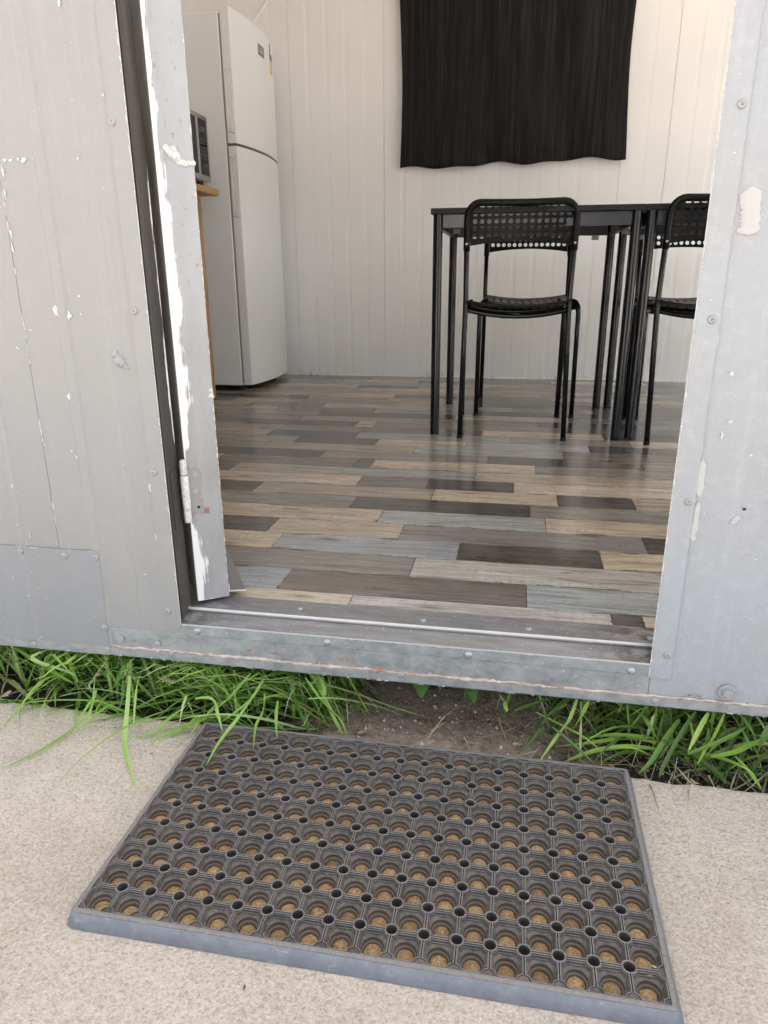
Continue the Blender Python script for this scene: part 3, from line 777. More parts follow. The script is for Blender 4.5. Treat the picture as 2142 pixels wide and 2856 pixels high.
# back wall: ribbed sandwich panels, each a part
bw = struct('back_wall', MB().box(-1.95, 3.0, YB + .004, YB + .05, -.004, 2.45), M['inner_wall'])
seams = [-1.90, -1.115, -.622, .5565, .7725, 1.96, 2.99]
for a, b in zip(seams[:-1], seams[1:]):
    prof = [(a + .0008, YB + .003), (a + .0014, YB)]
    cnt = max(1, round((b - a) / .098)); st_ = (b - a) / cnt
    for i in range(1, cnt):
        xx = a + st_ * i
        prof += [(xx - .0125, YB), (xx - .0080, YB + .0008), (xx + .0080, YB + .0008), (xx + .0125, YB)]
    prof += [(b - .0014, YB), (b - .0008, YB + .003)]
    m = MB(); n = len(prof)
    m.add([(x, y, z) for z in (0, 2.45) for x, y in prof], [(i, i + 1, n + i + 1, n + i) for i in range(n - 1)])
    obj('wall_panel', m, M['inner_wall'], bw)
obj('skirting_bead', MB().box(-1.9, 2.99, YB - .003, YB - .0002, .0, .005), M['inner_wall'], bw)
oc = MB()
for (px, py) in [(0, 0)]:
    oc.box(-.573, -.518, YB - .0012, YB + .0005, .537, .5385); oc.box(-.574, -.5728, YB - .0012, YB + .0005, .5395, .64)
obj('patched_outline', oc, M['inner_wall'], bw)
struct('left_wall', MB().box(-1.95, -1.90, .053, YB + .05, -.003, 2.45), M['side_wall'])
rw = MB().box(2.99, 3.04, .053, .25, -.003, 2.45).box(2.99, 3.04, 1.95, YB + .05, -.003, 2.45).box(2.99, 3.04, .25, 1.95, -.003, .12).box(2.99, 3.04, .25, 1.95, 1.75, 2.45)  # wall with an unseen, unglazed opening added to brighten the interior
struct('right_wall', rw, M['side_wall'])
struct('ceiling', MB().box(-1.95, 3.04, .0, YB + .05, 2.4505, 2.5), M['ceiling'])

# curtain
def curtain_mesh():
    m = MB(); nu, nv = 90, 46; V = []
    for j in range(nv + 1):
        v = j / nv
        for i in range(nu + 1):
            u = i / nu
            xl = -.5300 + .010 * math.sin(v * 5.2) - .002 ; xr_ = .5700 + .010 * math.sin(v * 6 + 2.2) - .006 * v
            x = xl + (xr_ - xl) * u
            fold = .010 * math.sin(u * 19 + 1.2 * math.sin(v * 2)) * (.45 + .55 * (1 - v)) + .0035 * math.sin(u * 37 + v)
            hem = 1.060 + .020 * u + .0075 * math.sin(u * 17 + .6) + .005 * math.sin(u * 31)
            z = hem + (2.16 - hem) * v
            V.append((x, YB - .045 + fold, z))
    n = nu + 1
    m.add(V, [(j * n + i, j * n + i + 1, (j + 1) * n + i + 1, (j + 1) * n + i) for j in range(nv) for i in range(nu)])
    return m
cu = empty('curtain', (0, 0, 0)); tag(cu, 'dark charcoal woven curtain hanging on the cream wall above the tables', 'curtain')
cl = obj('curtain_cloth', curtain_mesh(), M['curtain'], cu, smooth=True)
sm = cl.modifiers.new('thickness', 'SOLIDIFY'); sm.thickness = .0016
obj('hem_stitching', MB().tube([(-.527 + 1.09 * i / 60, YB - .0475 - .013 * math.sin(i / 60 * 21) * .35 - 0.0 - .010, 1.108 + .02 * i / 60 + .0075 * math.sin(i / 60 * 17 + .6)) for i in range(61)], .0011, 4), M['curtain'], cu)
obj('curtain_rod', MB().tube([(-.62, YB - .045, 2.165), (.66, YB - .045, 2.165)], .009, 10), M['steel'], cu, smooth=True)
tag(obj('cable', MB().tube([(-1.35, YB - .004, 1.66), (-1.30, YB - .004, 1.755), (-1.262, YB - .004, 1.795), (-1.23, YB - .004, 1.828), (-1.21, YB - .004, 1.86), (-1.198, YB - .004, 1.92), (-1.19, YB - .004, 2.44)], .0042, 8), M['handle_white'], smooth=True),
    'thin white power cable running up the wall above the fridge', 'cable')

# fridge
fr = tag(empty('fridge', (-1.50, 2.64, 0)), 'white two-door fridge freezer in the corner beside the timber bench', 'fridge')
FO = Vector((1.50, -2.64, 0))
def fpart(name, mb, mats, parent=None, **k):
    o = obj(name, mb, mats, parent or fr, **k)
    if parent is None: o.location = FO
    return o
Y0, Y1 = 2.358, 2.930
fpart('cabinet', MB().box(-1.86, -1.2240, Y0, Y1, .028, 1.617), M['fridge'], bevel=.006, seg=3)
fpart('gasket', MB().box(-1.2242, -1.2165, Y0 + .004, Y1 - .004, .04, 1.61), M['gasket'])
def fdoor(z0, z1):
    n = 22; P = [(-1.2160, Y0)]
    for i in range(n + 1):
        t = i / n; yv = Y0 + .0005 + (Y1 - Y0 - .001) * t
        P.append((-1.1735 + .032 * (1 - (2 * t - 1) ** 2), yv))
    P.append((-1.2160, Y1))
    return MB().prism(P, (0, 0, z0), (1, 0, 0), (0, 1, 0), (0, 0, z1 - z0))
ud = fpart('freezer_door', fdoor(1.1085, 1.632), M['fridge'], bevel=.004, seg=3, autosmooth=30)
ld = fpart('fridge_door', fdoor(.031, 1.0985), M['fridge'], bevel=.004, seg=3, autosmooth=30)
fpart('door_divider', MB().prism([(-1.2160, Y0 + .003)] + [(-1.1760 + .030 * (1 - (2 * i / 22 - 1) ** 2), Y0 + .003 + (Y1 - Y0 - .006) * i / 22) for i in range(23)] + [(-1.2160, Y1 - .003)], (0, 0, 1.0987), (1, 0, 0), (0, 1, 0), (0, 0, .0096)), M['fridge_trim'])
def handle(z0, z1, par):
    xa, xb = -1.2105, -1.1795
    sl = .007                                            # the grip runs a little askew to the door edge, as in the moulding
    def quad(ins, dz=0): return [(xa + ins, z0 + ins * 1.6 + dz), (xb - ins, z0 - sl + ins * 1.6 + dz), (xb - ins, z1 + sl - ins * 1.6 + dz), (xa + ins, z1 - ins * 1.6 + dz)]
    obj('handle_gap', MB().prism(quad(-.0016), (0, Y0 - .0006, 0), (1, 0, 0), (0, 0, 1), (0, .0005, 0)), M['gasket'], par)
    o, i_ = quad(0), quad(.0058)
    m = MB()
    P = [Vector((x, Y0 - .0050, z)) for x, z in o] + [Vector((x, Y0 - .0056, z)) for x, z in i_] + [Vector((x, Y0 - .0005, z)) for x, z in o] + [Vector((x, Y0 - .0010, z)) for x, z in i_]
    F = []
    for k_ in range(4):
        n2 = (k_ + 1) % 4
        F += [(k_, n2, 4 + n2, 4 + k_), (8 + k_, 8 + n2, n2, k_), (4 + k_, 4 + n2, 12 + n2, 12 + k_)]
    obj('handle', m.add(P, F), M['handle_white'], par)
    g_ = quad(.0056); w4 = (xb - xa - .0112) / 2
    gm = MB().add([(x, Y0 - .0008, z) for x, z in (g_[0], g_[3])] + [(xa + .0056 + w4 * .8, Y0 - .0034, z) for z in (g_[0][1], g_[3][1])] + [(x, Y0 - .0010, z) for x, z in (g_[1], g_[2])], [(0, 2, 3, 1), (2, 4, 5, 3)])
    obj('handle_grip', gm, M['handle_white'], par)
handle(1.1565, 1.3925, ud); handle(.8075, 1.0480, ld)
def on_front(yv, z, off=.0008):
    t = (yv - Y0) / (Y1 - Y0)
    return Vector((-1.1735 + .032 * (1 - (2 * t - 1) ** 2) + off, yv, z))
def plate(y0_, y1_, z0, z1, off, th=.0014):
    m = MB(); n = 6
    V = []
    for i in range(n + 1):
        yv = y0_ + (y1_ - y0_) * i / n
        V += [on_front(yv, z0, off), on_front(yv, z1, off), on_front(yv, z0, off - th), on_front(yv, z1, off - th)]
    F = []
    for i in range(n):
        a = i * 4; b = a + 4
        F += [(a, b, b + 1, a + 1), (a + 2, a, a + 1 + 0, a + 3)] if False else [(a, b, b + 1, a + 1), (a + 1, b + 1, b + 3, a + 3), (a + 2, b + 2, b, a)]
    F += [(0, 1, 3, 2), (n * 4, n * 4 + 2, n * 4 + 3, n * 4 + 1)]
    return m.add(V, F)
obj('badge', plate(2.620, 2.700, 1.518, 1.562, .0020, .0024), M['badge'], ud)
obj('badge_mark', plate(2.636, 2.688, 1.5345, 1.5385, .0026, .001), M['badge_mark'], ud)
obj('badge_mark', plate(2.655, 2.668, 1.545, 1.551, .0026, .001), M['badge_mark'], ud)
lab = MB()
lb = [(2.815, 2.870, 1.574, 1.620, 0), (2.815, 2.835, 1.574, 1.612, 1), (2.815, 2.870, 1.546, 1.573, 2), (2.815, 2.870, 1.484, 1.545, 3), (2.828, 2.858, 1.505, 1.532, 0), (2.838, 2.848, 1.510, 1.527, 1)]
for q, (a, b, c_, d_, mi) in enumerate(lb):
    pm = plate(a, b, c_, d_, .0010 + .0004 * (q in (1, 4)) + .0008 * (q == 5), .0012); lab.add(pm.v, pm.f, mi)
obj('energy_label', lab, [M['label_white'], M['label_red'], M['label_blue'], M['label_yellow']], ud)
fpart('plinth', MB().box(-1.85, -1.235, Y0 + .03, Y1 - .03, .008, .0278), M['black_foot'])
for fx, fy in ((-1.245, Y0 + .03), (-1.245, Y1 - .05), (-1.82, Y0 + .03), (-1.82, Y1 - .05)):
    fpart('foot', MB().lathe([(.018, 0), (.018, .006), (.012, .012), (.012, .028)], (fx, fy, 0), (0, 0, 1), 12), M['black_foot'])

# timber bench and microwave
be = tag(empty('bench', (-1.55, 1.6, 0)), 'pine timber kitchen bench carrying the microwave beside the fridge', 'bench')
BO = Vector((1.55, -1.6, 0))
for nm, mb, bv in (('bench_top', MB().box(-1.89, -1.2230, .75, 2.237, .8800, .9060), .002), ('end_panel', MB().box(-1.89, -1.2800, 2.10, 2.1600, .0005, .8798), .0015), ('end_panel', MB().box(-1.89, -1.2800, .80, .84, .0005, .8798), .0015), ('shelf', MB().box(-1.89, -1.30, .841, 2.0995, .40, .425), .0015)):
    o = obj(nm, mb, M['pine'], be, bevel=bv); o.location = BO
mw = tag(empty('microwave', (-1.45, 2.0, .906)), 'stainless steel microwave with a black glass door on the timber bench', 'microwave')
MO = Vector((1.45, -2.0, -.906))
def mpart(name, mb, mats, parent=None, **k):
    o = obj(name, mb, mats, parent or mw, **k); o.location = MO if parent is None else (0, 0, 0); return o
XF = -1.262
mpart('casing', MB().box(-1.64, XF - .012, 1.752, 2.246, .936, 1.190), M['steel'], bevel=.003)
mpart('front_frame', MB().box(XF - .0118, XF, 1.750, 2.2495, .955 - .018, .960).box(XF - .0118, XF, 1.750, 2.2495, 1.178, 1.1935).box(XF - .0118, XF, 2.135, 2.153, .960, 1.178).box(XF - .0118, XF, 2.241, 2.2495, .960, 1.178).box(XF - .0118, XF, 1.750, 1.775, .960, 1.178), M['steel'], bevel=.0015)
mpart('door_window', MB().box(XF - .011, XF - .003, 1.7752, 2.1348, .9602, 1.1778), M['glass_black'])
cp = mpart('control_panel', MB().box(XF - .011, XF - .002, 2.1532, 2.2408, .9602, 1.1778), M['glass_black'])
bt = MB()
for r_ in range(6):
    for c_ in range(3):
        yb = 2.166 + c_ * .023; zb = 1.022 + r_ * .015
        bt.box(XF - .0021, XF - .0012, yb, yb + .014, zb, zb + .0045)
bt.box(XF - .0021, XF - .0010, 2.166, 2.227, 1.130, 1.150); bt.box(XF - .0021, XF - .0010, 2.200, 2.226, .995, 1.008); bt.box(XF - .0021, XF - .0011, 2.160, 2.233, .990, .9915)
obj('button', bt, M['panel_print'], cp)
for fy in (1.78, 2.19): mpart('foot', MB().lathe([(.014, 0), (.014, .031)], (-1.29, fy, .9062), (0, 0, 1), 10), M['black_foot'])
for fy in (1.78, 2.19): mpart('foot', MB().lathe([(.014, 0), (.014, .031)], (-1.60, fy, .9062), (0, 0, 1), 10), M['black_foot'])

# tables
def make_table():
    t = empty('dining_table', (0, 0, 0))
    obj('tabletop', MB().box(-.3370, .3370, -.337, .337, .732, .750), M['black_wood'], t, bevel=.0015)
    a = .3147; b = .3135
    for (y, nm) in ((-b, 'apron'), (b, 'apron')):
        obj(nm, MB().box(-a + .016, a - .016, y - .008, y + .008, .690, .7318), M['apron'], t, bevel=.001)
    for x in (-a, a):
        obj('apron', MB().box(x - .008, x + .008, -b + .016, b - .016, .690, .7318), M['apron'], t, bevel=.001)
    for sx_ in (-1, 1):
        for sy in (-1, 1):
            obj('leg', MB().tube([(sx_ * a, sy * b, .004), (sx_ * a, sy * b, .7316)], .0158, 20), M['leg_paint'], t, autosmooth=40)
            obj('foot_cap', MB().tube([(sx_ * a, sy * b, .0), (sx_ * a, sy * b, .006)], .0164, 18), M['black_plastic'], t, autosmooth=40)
            br = MB().box(sx_ * a - sx_ * .062 - .013, sx_ * a - sx_ * .062 + .013, sy * b - sy * .018 - .010, sy * b - sy * .018 + .010, .672, .6898)
            o_br = obj('bracket', br, M['screw'] if sy > 0 else M['black_steel'], t, bevel=.001)
            s_ = MB().lathe([(.005, 0), (.004, .003)], (sx_ * a - sx_ * .062, sy * b - sy * .028, .681), (0, -sy, 0), 10)
            obj('bolt', s_, M['screw'], o_br)
    return t
t1 = make_table()
t1.location = (.1412, 1.8420, 0); t1.rotation_euler = (0, 0, R(.43))
tag(t1, 'square black table in full view in front of the curtain', 'table', 'black square tables pushed together')
t2 = copy_thing(t1, (.8165, 1.8500, 0), R(.43))
tag(t2, 'square black table half hidden behind the cabin doorway edge', 'table', 'black square tables pushed together')

# chairs
def make_chair():
    c = empty('chair', (0, 0, 0))
    XW = .176
    # rear legs: foot behind, leaning to the seat, then back up to the backrest
    for s_ in (-1, 1):
        obj('rear_leg', MB().tube([(s_ * .177, -.220, .004), (s_ * .1735, -.128, .42), (s_ * .1735, -.122, .47), (s_ * .174, -.150, .62), (s_ * .175, -.166, .70)], .0092, 12), M['black_steel'], c, smooth=True)
        obj('foot_cap', MB().tube([(s_ * .1771, -.2206, 0), (s_ * .1771, -.2200, .012)], .0104, 12), M['black_plastic'], c, autosmooth=40)
        obj('front_leg', MB().tube([(s_ * .189, .222, .004), (s_ * .188, .205, .40), (s_ * .186, .200, .425), (s_ * .178, .19, .441), (s_ * .160, .18, .446)], .0092, 12), M['black_steel'], c, smooth=True)
        obj('foot_cap', MB().tube([(s_ * .189, .2222, 0), (s_ * .189, .222, .012)], .0104, 12), M['black_plastic'], c, autosmooth=40)
        obj('side_rail', MB().tube([(s_ * .1735, -.128, .424), (s_ * .172, .0, .420), (s_ * .180, .19, .424)], .0080, 10), M['black_steel'], c, smooth=True)
        obj('rivet', MB().lathe([(.0042, 0), (.0040, .001), (.002, .0022)], (s_ * .174, -.1650 , .640), (0, -1, .2), 10), M['bright_edge'], c, smooth=True)
    def bar(y, z):
        return [(.172 * math.sin(q), y, z - .022 * math.cos(q) ** 2) for q in [math.pi * (i / 12 - .5) for i in range(13)]]
    obj('cross_bar', MB().tube(bar(-.105, .428), .0078, 10), M['black_steel'], c, smooth=True)
    obj('cross_bar', MB().tube(bar(.175, .432), .0085, 10), M['black_steel'], c, smooth=True)
    # perforated shells
    def shell(fn, us, vs_, hole_r, skip=lambda i, j: False, n=12, th=.003, el=1.0):
        m = MB()
        V, F = [], []
        for j in range(len(vs_) - 1):
            for i in range(len(us) - 1):
                u0, u1, v0, v1 = us[i], us[i + 1], vs_[j], vs_[j + 1]
                uc, vc = (u0 + u1) / 2, (v0 + v1) / 2
                if skip(i, j):
                    b0 = len(V); V += [fn(u0, v0), fn(u1, v0), fn(u1, v1), fn(u0, v1)]; F.append((b0, b0 + 1, b0 + 2, b0 + 3)); continue
                b0 = len(V)
                for k in range(n):
                    q = 2 * math.pi * (k + .5) / n
                    cx, cy = math.cos(q), math.sin(q)
                    mxx = max(abs(cx), abs(cy))
                    V.append(fn(uc + cx / mxx * (u1 - u0) / 2, vc + cy / mxx * (v1 - v0) / 2))
                for k in range(n):
                    q = 2 * math.pi * (k + .5) / n
                    V.append(fn(uc + hole_r * math.cos(q), vc + hole_r * el * math.sin(q)))
                for k in range(n):
                    k2 = (k + 1) % n
                    F.append((b0 + k, b0 + k2, b0 + n + k2, b0 + n + k))
                # the corners between the ring and the square cell
                cb = len(V)
                V += [fn(u1, v1), fn(u0, v1), fn(u0, v0), fn(u1, v0)]
                for a_, (ka, kb) in enumerate(((1, 1), (4, 4), (7, 7), (10, 10))):
                    pass
                qn = n // 4
                for a_ in range(4):
                    kk = [k for k in range(n) if 0 < ((2 * math.pi * (k + .5) / n) - a_ * math.pi / 2) < math.pi / 2]
                    F.append(tuple([b0 + k for k in kk][::-1] + [cb + a_]))
        m.add(V, F)
        return m
    # backrest
    def bcurve(x): return -.016 * (1 - (x / .18) ** 2)
    def bfn(x, z):
        lo = .634 + .013 * (1 - (x / .16) ** 2)
        zz_ = z if z > .652 else lo + (z - .632) / .020 * (.652 - lo)
        return (x, -.152 - .17 * (zz_ - .63) + bcurve(x) + .004, zz_)
    us = [-.1625] + [-.1603 + .0229 * i for i in range(15)] + [.1625]
    vb = [.632, .652] + [.652 + .0222 * i for i in range(1, 6)]
    nu_, nv_ = len(us) - 1, len(vb) - 1
    bm_ = shell(bfn, us, vb, .0080, lambda i, j: j == 0 or i in (0, nu_ - 1) or (j == nv_ - 1 and i in (1, nu_ - 2)))
    bk = obj('backrest', bm_, M['black_plastic'], c)
    so = bk.modifiers.new('thickness', 'SOLIDIFY'); so.thickness = .0035
    rim = []
    for i in range(5): rim.append((-.1740, .618 + .022 * i))
    for i in range(7):
        q = math.pi - math.pi / 2 * i / 6; rim.append((-.1330 + .041 * math.cos(q), .716 + .047 * math.sin(q) + .0))
    for i in range(1, 8): rim.append((-.133 + .266 * i / 8, .763 - .003 * math.sin(math.pi * i / 8)))
    for i in range(7):
        q = math.pi / 2 - math.pi / 2 * i / 6; rim.append((.1330 + .041 * math.cos(q), .716 + .047 * math.sin(q)))
    for i in range(5): rim.append((.1740, .706 - .022 * i))
    rp_ = [(x, -.152 - .17 * (z - .63) + bcurve(x) , z) for x, z in rim]
    obj('backrest_rim', MB().tube(rp_, .0112, 12), M['black_plastic'], bk, smooth=True)
    # seat: dished across, front lip turned down
    def sfn(x, y):
        z = .4535 - .020 * (1 - (x / .19) ** 2) - (.05 * max(0, (y - .165) / .05) ** 2 * .5) + .010 * max(0, (-y - .06) / .08) ** 2
        return (x, y, z)
    su = [-.178, -.150] + [-.150 + .030 * i for i in range(1, 11)] + [.178]
    sv = [-.150, -.120] + [-.120 + .047 * i for i in range(1, 7)] + [.188, .210, .222]
    sm_ = shell(sfn, su, sv, .0068, lambda i, j: i in (0, len(su) - 2) or j in (0, len(sv) - 4, len(sv) - 3, len(sv) - 2), el=2.4)
    se = obj('seat', sm_, M['black_plastic'], c)
    so = se.modifiers.new('thickness', 'SOLIDIFY'); so.thickness = .004
    return c
ch1 = make_chair()
ch1.location = (.0950, 1.6820, 0); ch1.rotation_euler = (0, 0, R(1.8))
G_CH = 'black perforated chairs at the tables'
tag(ch1, 'black perforated chair seen whole from behind, tucked under the fully visible table', 'chair', G_CH)
c2 = copy_thing(ch1, (.725, 1.6720, 0), R(.6)); tag(c2, 'black perforated chair seen from behind, cut off by the cabin doorway edge', 'chair', G_CH)
c3 = copy_thing(ch1, (.1370, 2.1200, 0), R(182)); tag(c3, 'black perforated chair on the wall side of the fully visible table, facing the doorway', 'chair', G_CH)
c4 = copy_thing(ch1, (.765, 2.1300, 0), R(181)); tag(c4, 'black perforated chair on the wall side of the half hidden table', 'chair', G_CH)

# ================================================================== DOORMAT
MA, MBY = .03753, .03713
mat_root = tag(empty('doormat', (-.3739, -.4150, ZC)), 'black rubber hollow-cell doormat lying on the concrete before the open door', 'doormat')
mat_root.rotation_euler = (0, 0, -.0008)
TH = .020
def cell_mesh():
    m = MB(); n = 40
    def ring(half, rc, z):
        """square ring whose corners are notched round the drain tubes"""
        P = []
        for k in range(n):
            q = 2 * math.pi * (k + .5) / n; dx_, dy_ = math.cos(q), math.sin(q)
            t = half / max(abs(dx_), abs(dy_))
            cx, cy = math.copysign(.5, dx_), math.copysign(.5, dy_)
            if math.hypot(t * dx_ - cx, t * dy_ - cy) < rc:
                b_ = dx_ * cx + dy_ * cy; disc = b_ * b_ - (.5 - rc * rc)
                if disc > 0: t = min(t, b_ - math.sqrt(disc))
            P.append((t * dx_ * MA, t * dy_ * MBY, z))
        return P
    def circ(r, z): return [(r * math.cos(2 * math.pi * (k + .5) / n) * MA, r * math.sin(2 * math.pi * (k + .5) / n) * MBY, z) for k in range(n)]
    rings = [ring(.5, .200, TH - .0050), ring(.486, .206, TH - .0046), ring(.482, .210, TH), ring(.455, .226, TH), ring(.449, .230, TH - .0020), ring(.426, .244, TH - .0026),
             ring(.420, .250, TH - .0050), ring(.398, .262, TH - .0056), ring(.392, .270, TH - .0070), circ(.366, TH - .0086), circ(.346, TH - .0092), circ(.339, TH - .0126), circ(.334, TH - .0134), circ(.285, TH - .0139), circ(.274, TH - .0147), circ(.268, .0006)]
    V = [p for r_ in rings for p in r_]
    F = [(j * n + k, j * n + (k + 1) % n, (j + 1) * n + (k + 1) % n, (j + 1) * n + k) for j in range(len(rings) - 1) for k in range(n)]
    m.add(V, F)
    me = m.mesh('cell', M['rubber'], True); me.set_sharp_from_angle(angle=R(28)); return me
def tube_mesh():
    m = MB(); a = MA
    prof = [(.214, TH - .0050), (.210, TH - .0006), (.205, TH + .0006), (.184, TH + .0006), (.176, TH - .0006), (.168, .0006)]
    n = 20; V = [(r * a * math.cos(2 * math.pi * k / n), r * a * math.sin(2 * math.pi * k / n), z) for r, z in prof for k in range(n)]
    F = [(j * n + k, j * n + (k + 1) % n, (j + 1) * n + (k + 1) % n, (j + 1) * n + k) for j in range(len(prof) - 1) for k in range(n)]
    m.add(V, F); me = m.mesh('drain_tube', M['rubber'], True); me.set_sharp_from_angle(angle=R(35)); return me
cm, tm = cell_mesh(), tube_mesh()
NXC, NYC = 18, 10
random.seed(31)
for i in range(NXC):
    for j in range(NYC):
        o = bpy.data.objects.new('cell', cm); scene.collection.objects.link(o); o.parent = mat_root
        o.location = ((i + .5) * MA, (j + .5) * MBY, random.uniform(-.0002, .0002))
for i in range(1, NXC):
    for j in range(1, NYC):
        o = bpy.data.objects.new('drain_tube', tm); scene.collection.objects.link(o); o.parent = mat_root
        o.location = (i * MA, j * MBY, 0)
bd = MB(); W_, H_ = NXC * MA, NYC * MBY
def rrect(off, z, r, n=6):
    P = []
    for (cx, cy, q0) in ((W_ + off - r, H_ + off - r, 0), (-off + r, H_ + off - r, 90), (-off + r, -off + r, 180), (W_ + off - r, -off + r, 270)):
        for k in range(n + 1):
            q = R(q0 + 90 * k / n); P.append((cx + r * math.cos(q), cy + r * math.sin(q), z))
    return P
LV = [(.0, TH - .0030, .0005, 0), (.0, TH, .0006, 0), (.0045, TH + .0002, .004, 0), (.0062, TH - .0010, .006, 0), (.0128, .0035, .012, 1), (.0132, .0006, .0125, 1)]
prev = None; V, F, mi_ = [], [], []
for off, z, r_, mi in LV:
    ring_ = rrect(off, z, r_); b0 = len(V); V += ring_; n = len(ring_)
    if prev is not None:
        for k in range(n): F.append((prev + k, prev + (k + 1) % n, b0 + (k + 1) % n, b0 + k)); mi_.append(1 if mi else 0)
    prev = b0
o0 = len(bd.v); bd.v += V; bd.f += [tuple(i + o0 for i in f) for f in F]; bd.m += mi_
hc = .283
for i in range(NXC + 1):
    for yv, s_ in ((0, 1), (H_, -1)):
        x = i * MA; a0, a1 = x - hc * MA, x + hc * MA
        a0, a1 = max(0, a0), min(W_, a1)
        bd.add([(a0, yv, TH - .002), (a1, yv, TH - .002), (x, yv + s_ * hc * MBY, TH - .002)], [(0, 1, 2) if s_ > 0 else (1, 0, 2)])
for j in range(1, NYC):
    for xv, s_ in ((0, 1), (W_, -1)):
        y = j * MBY
        bd.add([(xv, y - hc * MBY, TH - .002), (xv, y + hc * MBY, TH - .002), (xv + s_ * hc * MA, y, TH - .002)], [(1, 0, 2) if s_ > 0 else (0, 1, 2)])
obj('border', bd, [M['rubber'], M['rubber_edge']], mat_root, autosmooth=50)
# sand trapped in the wells
sd_ = MB(); random.seed(6)
for i in range(NXC):
    for j in range(NYC):
        cx, cy = (i + .5) * MA, (j + .5) * MBY; hgt = random.uniform(.0040, .0066); n = 12
        rr_ = .266 * MA
        offx, offy = random.uniform(-.001, .001), random.uniform(-.001, .001)
        V = [(cx, cy, ZC + hgt + random.uniform(.0004, .0022))]
        for q, (f_, hz_) in enumerate(((.55, random.uniform(.8, 1.2)), (.98, .55))):
            V += [(cx + offx * (1 - q) + f_ * rr_ * math.cos(2 * math.pi * k / n), cy + offy * (1 - q) + f_ * rr_ * math.sin(2 * math.pi * k / n), ZC + hgt * hz_ + random.uniform(-.0005, .0006)) for k in range(n)]
        sd_.add(V, [(0, 1 + k, 1 + (k + 1) % n) for k in range(n)] + [(1 + k, 1 + n + k, 1 + n + (k + 1) % n, 1 + (k + 1) % n) for k in range(n)])
sa = obj('sand', sd_, M['sand'], None, smooth=True); sa.location = (-.3739, -.4150, 0)
tag(sa, 'brown sandy grit trapped in the wells of the doormat', 'sand', kind='stuff')

# ================================================================== PLANTS
def blade(m, pts, w, fold=.22, twist=0.0, tip=.35, up=Vector((0, 0, 1))):
    """one leaf blade: a folded ribbon along pts that narrows to a point"""
    pts = [Vector(p) for p in pts]; n = len(pts); V, F = [], []
    for i, p in enumerate(pts):
        t = (pts[min(i + 1, n - 1)] - pts[max(i - 1, 0)]).normalized()
        side = t.cross(up)
        if side.length < .05: side = Vector((1, 0, 0))
        side.normalize()
        q = twist * i / n
        nr_ = side.cross(t).normalized()
        side = side * math.cos(q) + nr_ * math.sin(q)
        nr_ = side.cross(t).normalized()
        f = i / (n - 1)
        ww = w * (min(1, .55 + f * 2.0) if f < tip else max(.0, ((1 - f) / (1 - tip))) ** .75)
        ww = max(ww, w * .04)
        V += [p - side * ww / 2 + nr_ * ww * fold, p, p + side * ww / 2 + nr_ * ww * fold]
    for i in range(n - 1):
        a = i * 3; b = a + 3
        F += [(a, b, b + 1, a + 1), (a + 1, b + 1, b + 2, a + 2)]
    m.add(V, F)
CEIL = -.0925
def surf(x, y):
    return (ZC + .002) if y < edge_y(x) - .002 else soil_h(x, y) + .002
def settle(pts):
    out = []
    for p in pts:
        z = p.z
        if z > CEIL: z = CEIL - .25 * min(.05, (z - CEIL)) * random.random() - .001
        z = max(z, surf(p.x, p.y) + random.uniform(0, .003))
        if -.40 < p.x < .33 and -.43 < p.y < -.02: z = max(z, ZC + TH + .002)
        out.append(Vector((p.x, p.y, z)))
    return out
def tuft_blade(m, x, y, L, az, lean, w, droop, seg=8):
    d = Vector((math.sin(az) * math.sin(lean), math.cos(az) * math.sin(lean), math.cos(lean)))
    base = Vector((x, y, soil_h(x, y) - .003)); pts = []
    p = base.copy(); dirv = d.copy()
    bend = random.uniform(-.5, .5)
    for i in range(seg):
        pts.append(p.copy())
        p = p + dirv * (L / (seg - 1))
        dirv = (dirv + Vector((bend * .05, 0, -droop / seg * (i + 1) * .6))).normalized()
    tipp = pts[-1]
    if -.42 < tipp.x < .34 and tipp.y < -.055 and random.random() < .93: return
    if tipp.y < -.062 and random.random() < .90: return
    if tipp.x > .30 and tipp.y < -.028: return
    blade(m, settle(pts), w, random.uniform(.1, .35), random.uniform(-.9, .9), random.uniform(.25, .5))
def hero(m, pl, w, **k):
    """pl: photo pixels with the height the leaf has there"""
    P = [at(px, py, 'z', z) for px, py, z in pl]
    Q = []
    for i in range(len(P) - 1):                       # Catmull-Rom so that the leaf bends smoothly
        p0, p1, p2, p3 = P[max(i - 1, 0)], P[i], P[i + 1], P[min(i + 2, len(P) - 1)]
        for s_ in range(4):
            t = s_ / 4
            Q.append(.5 * ((2 * p1) + (p2 - p0) * t + (2 * p0 - 5 * p1 + 4 * p2 - p3) * t * t + (3 * p1 - p0 - 3 * p2 + p3) * t ** 3))
    Q.append(P[-1])
    blade(m, Q, w, **k)

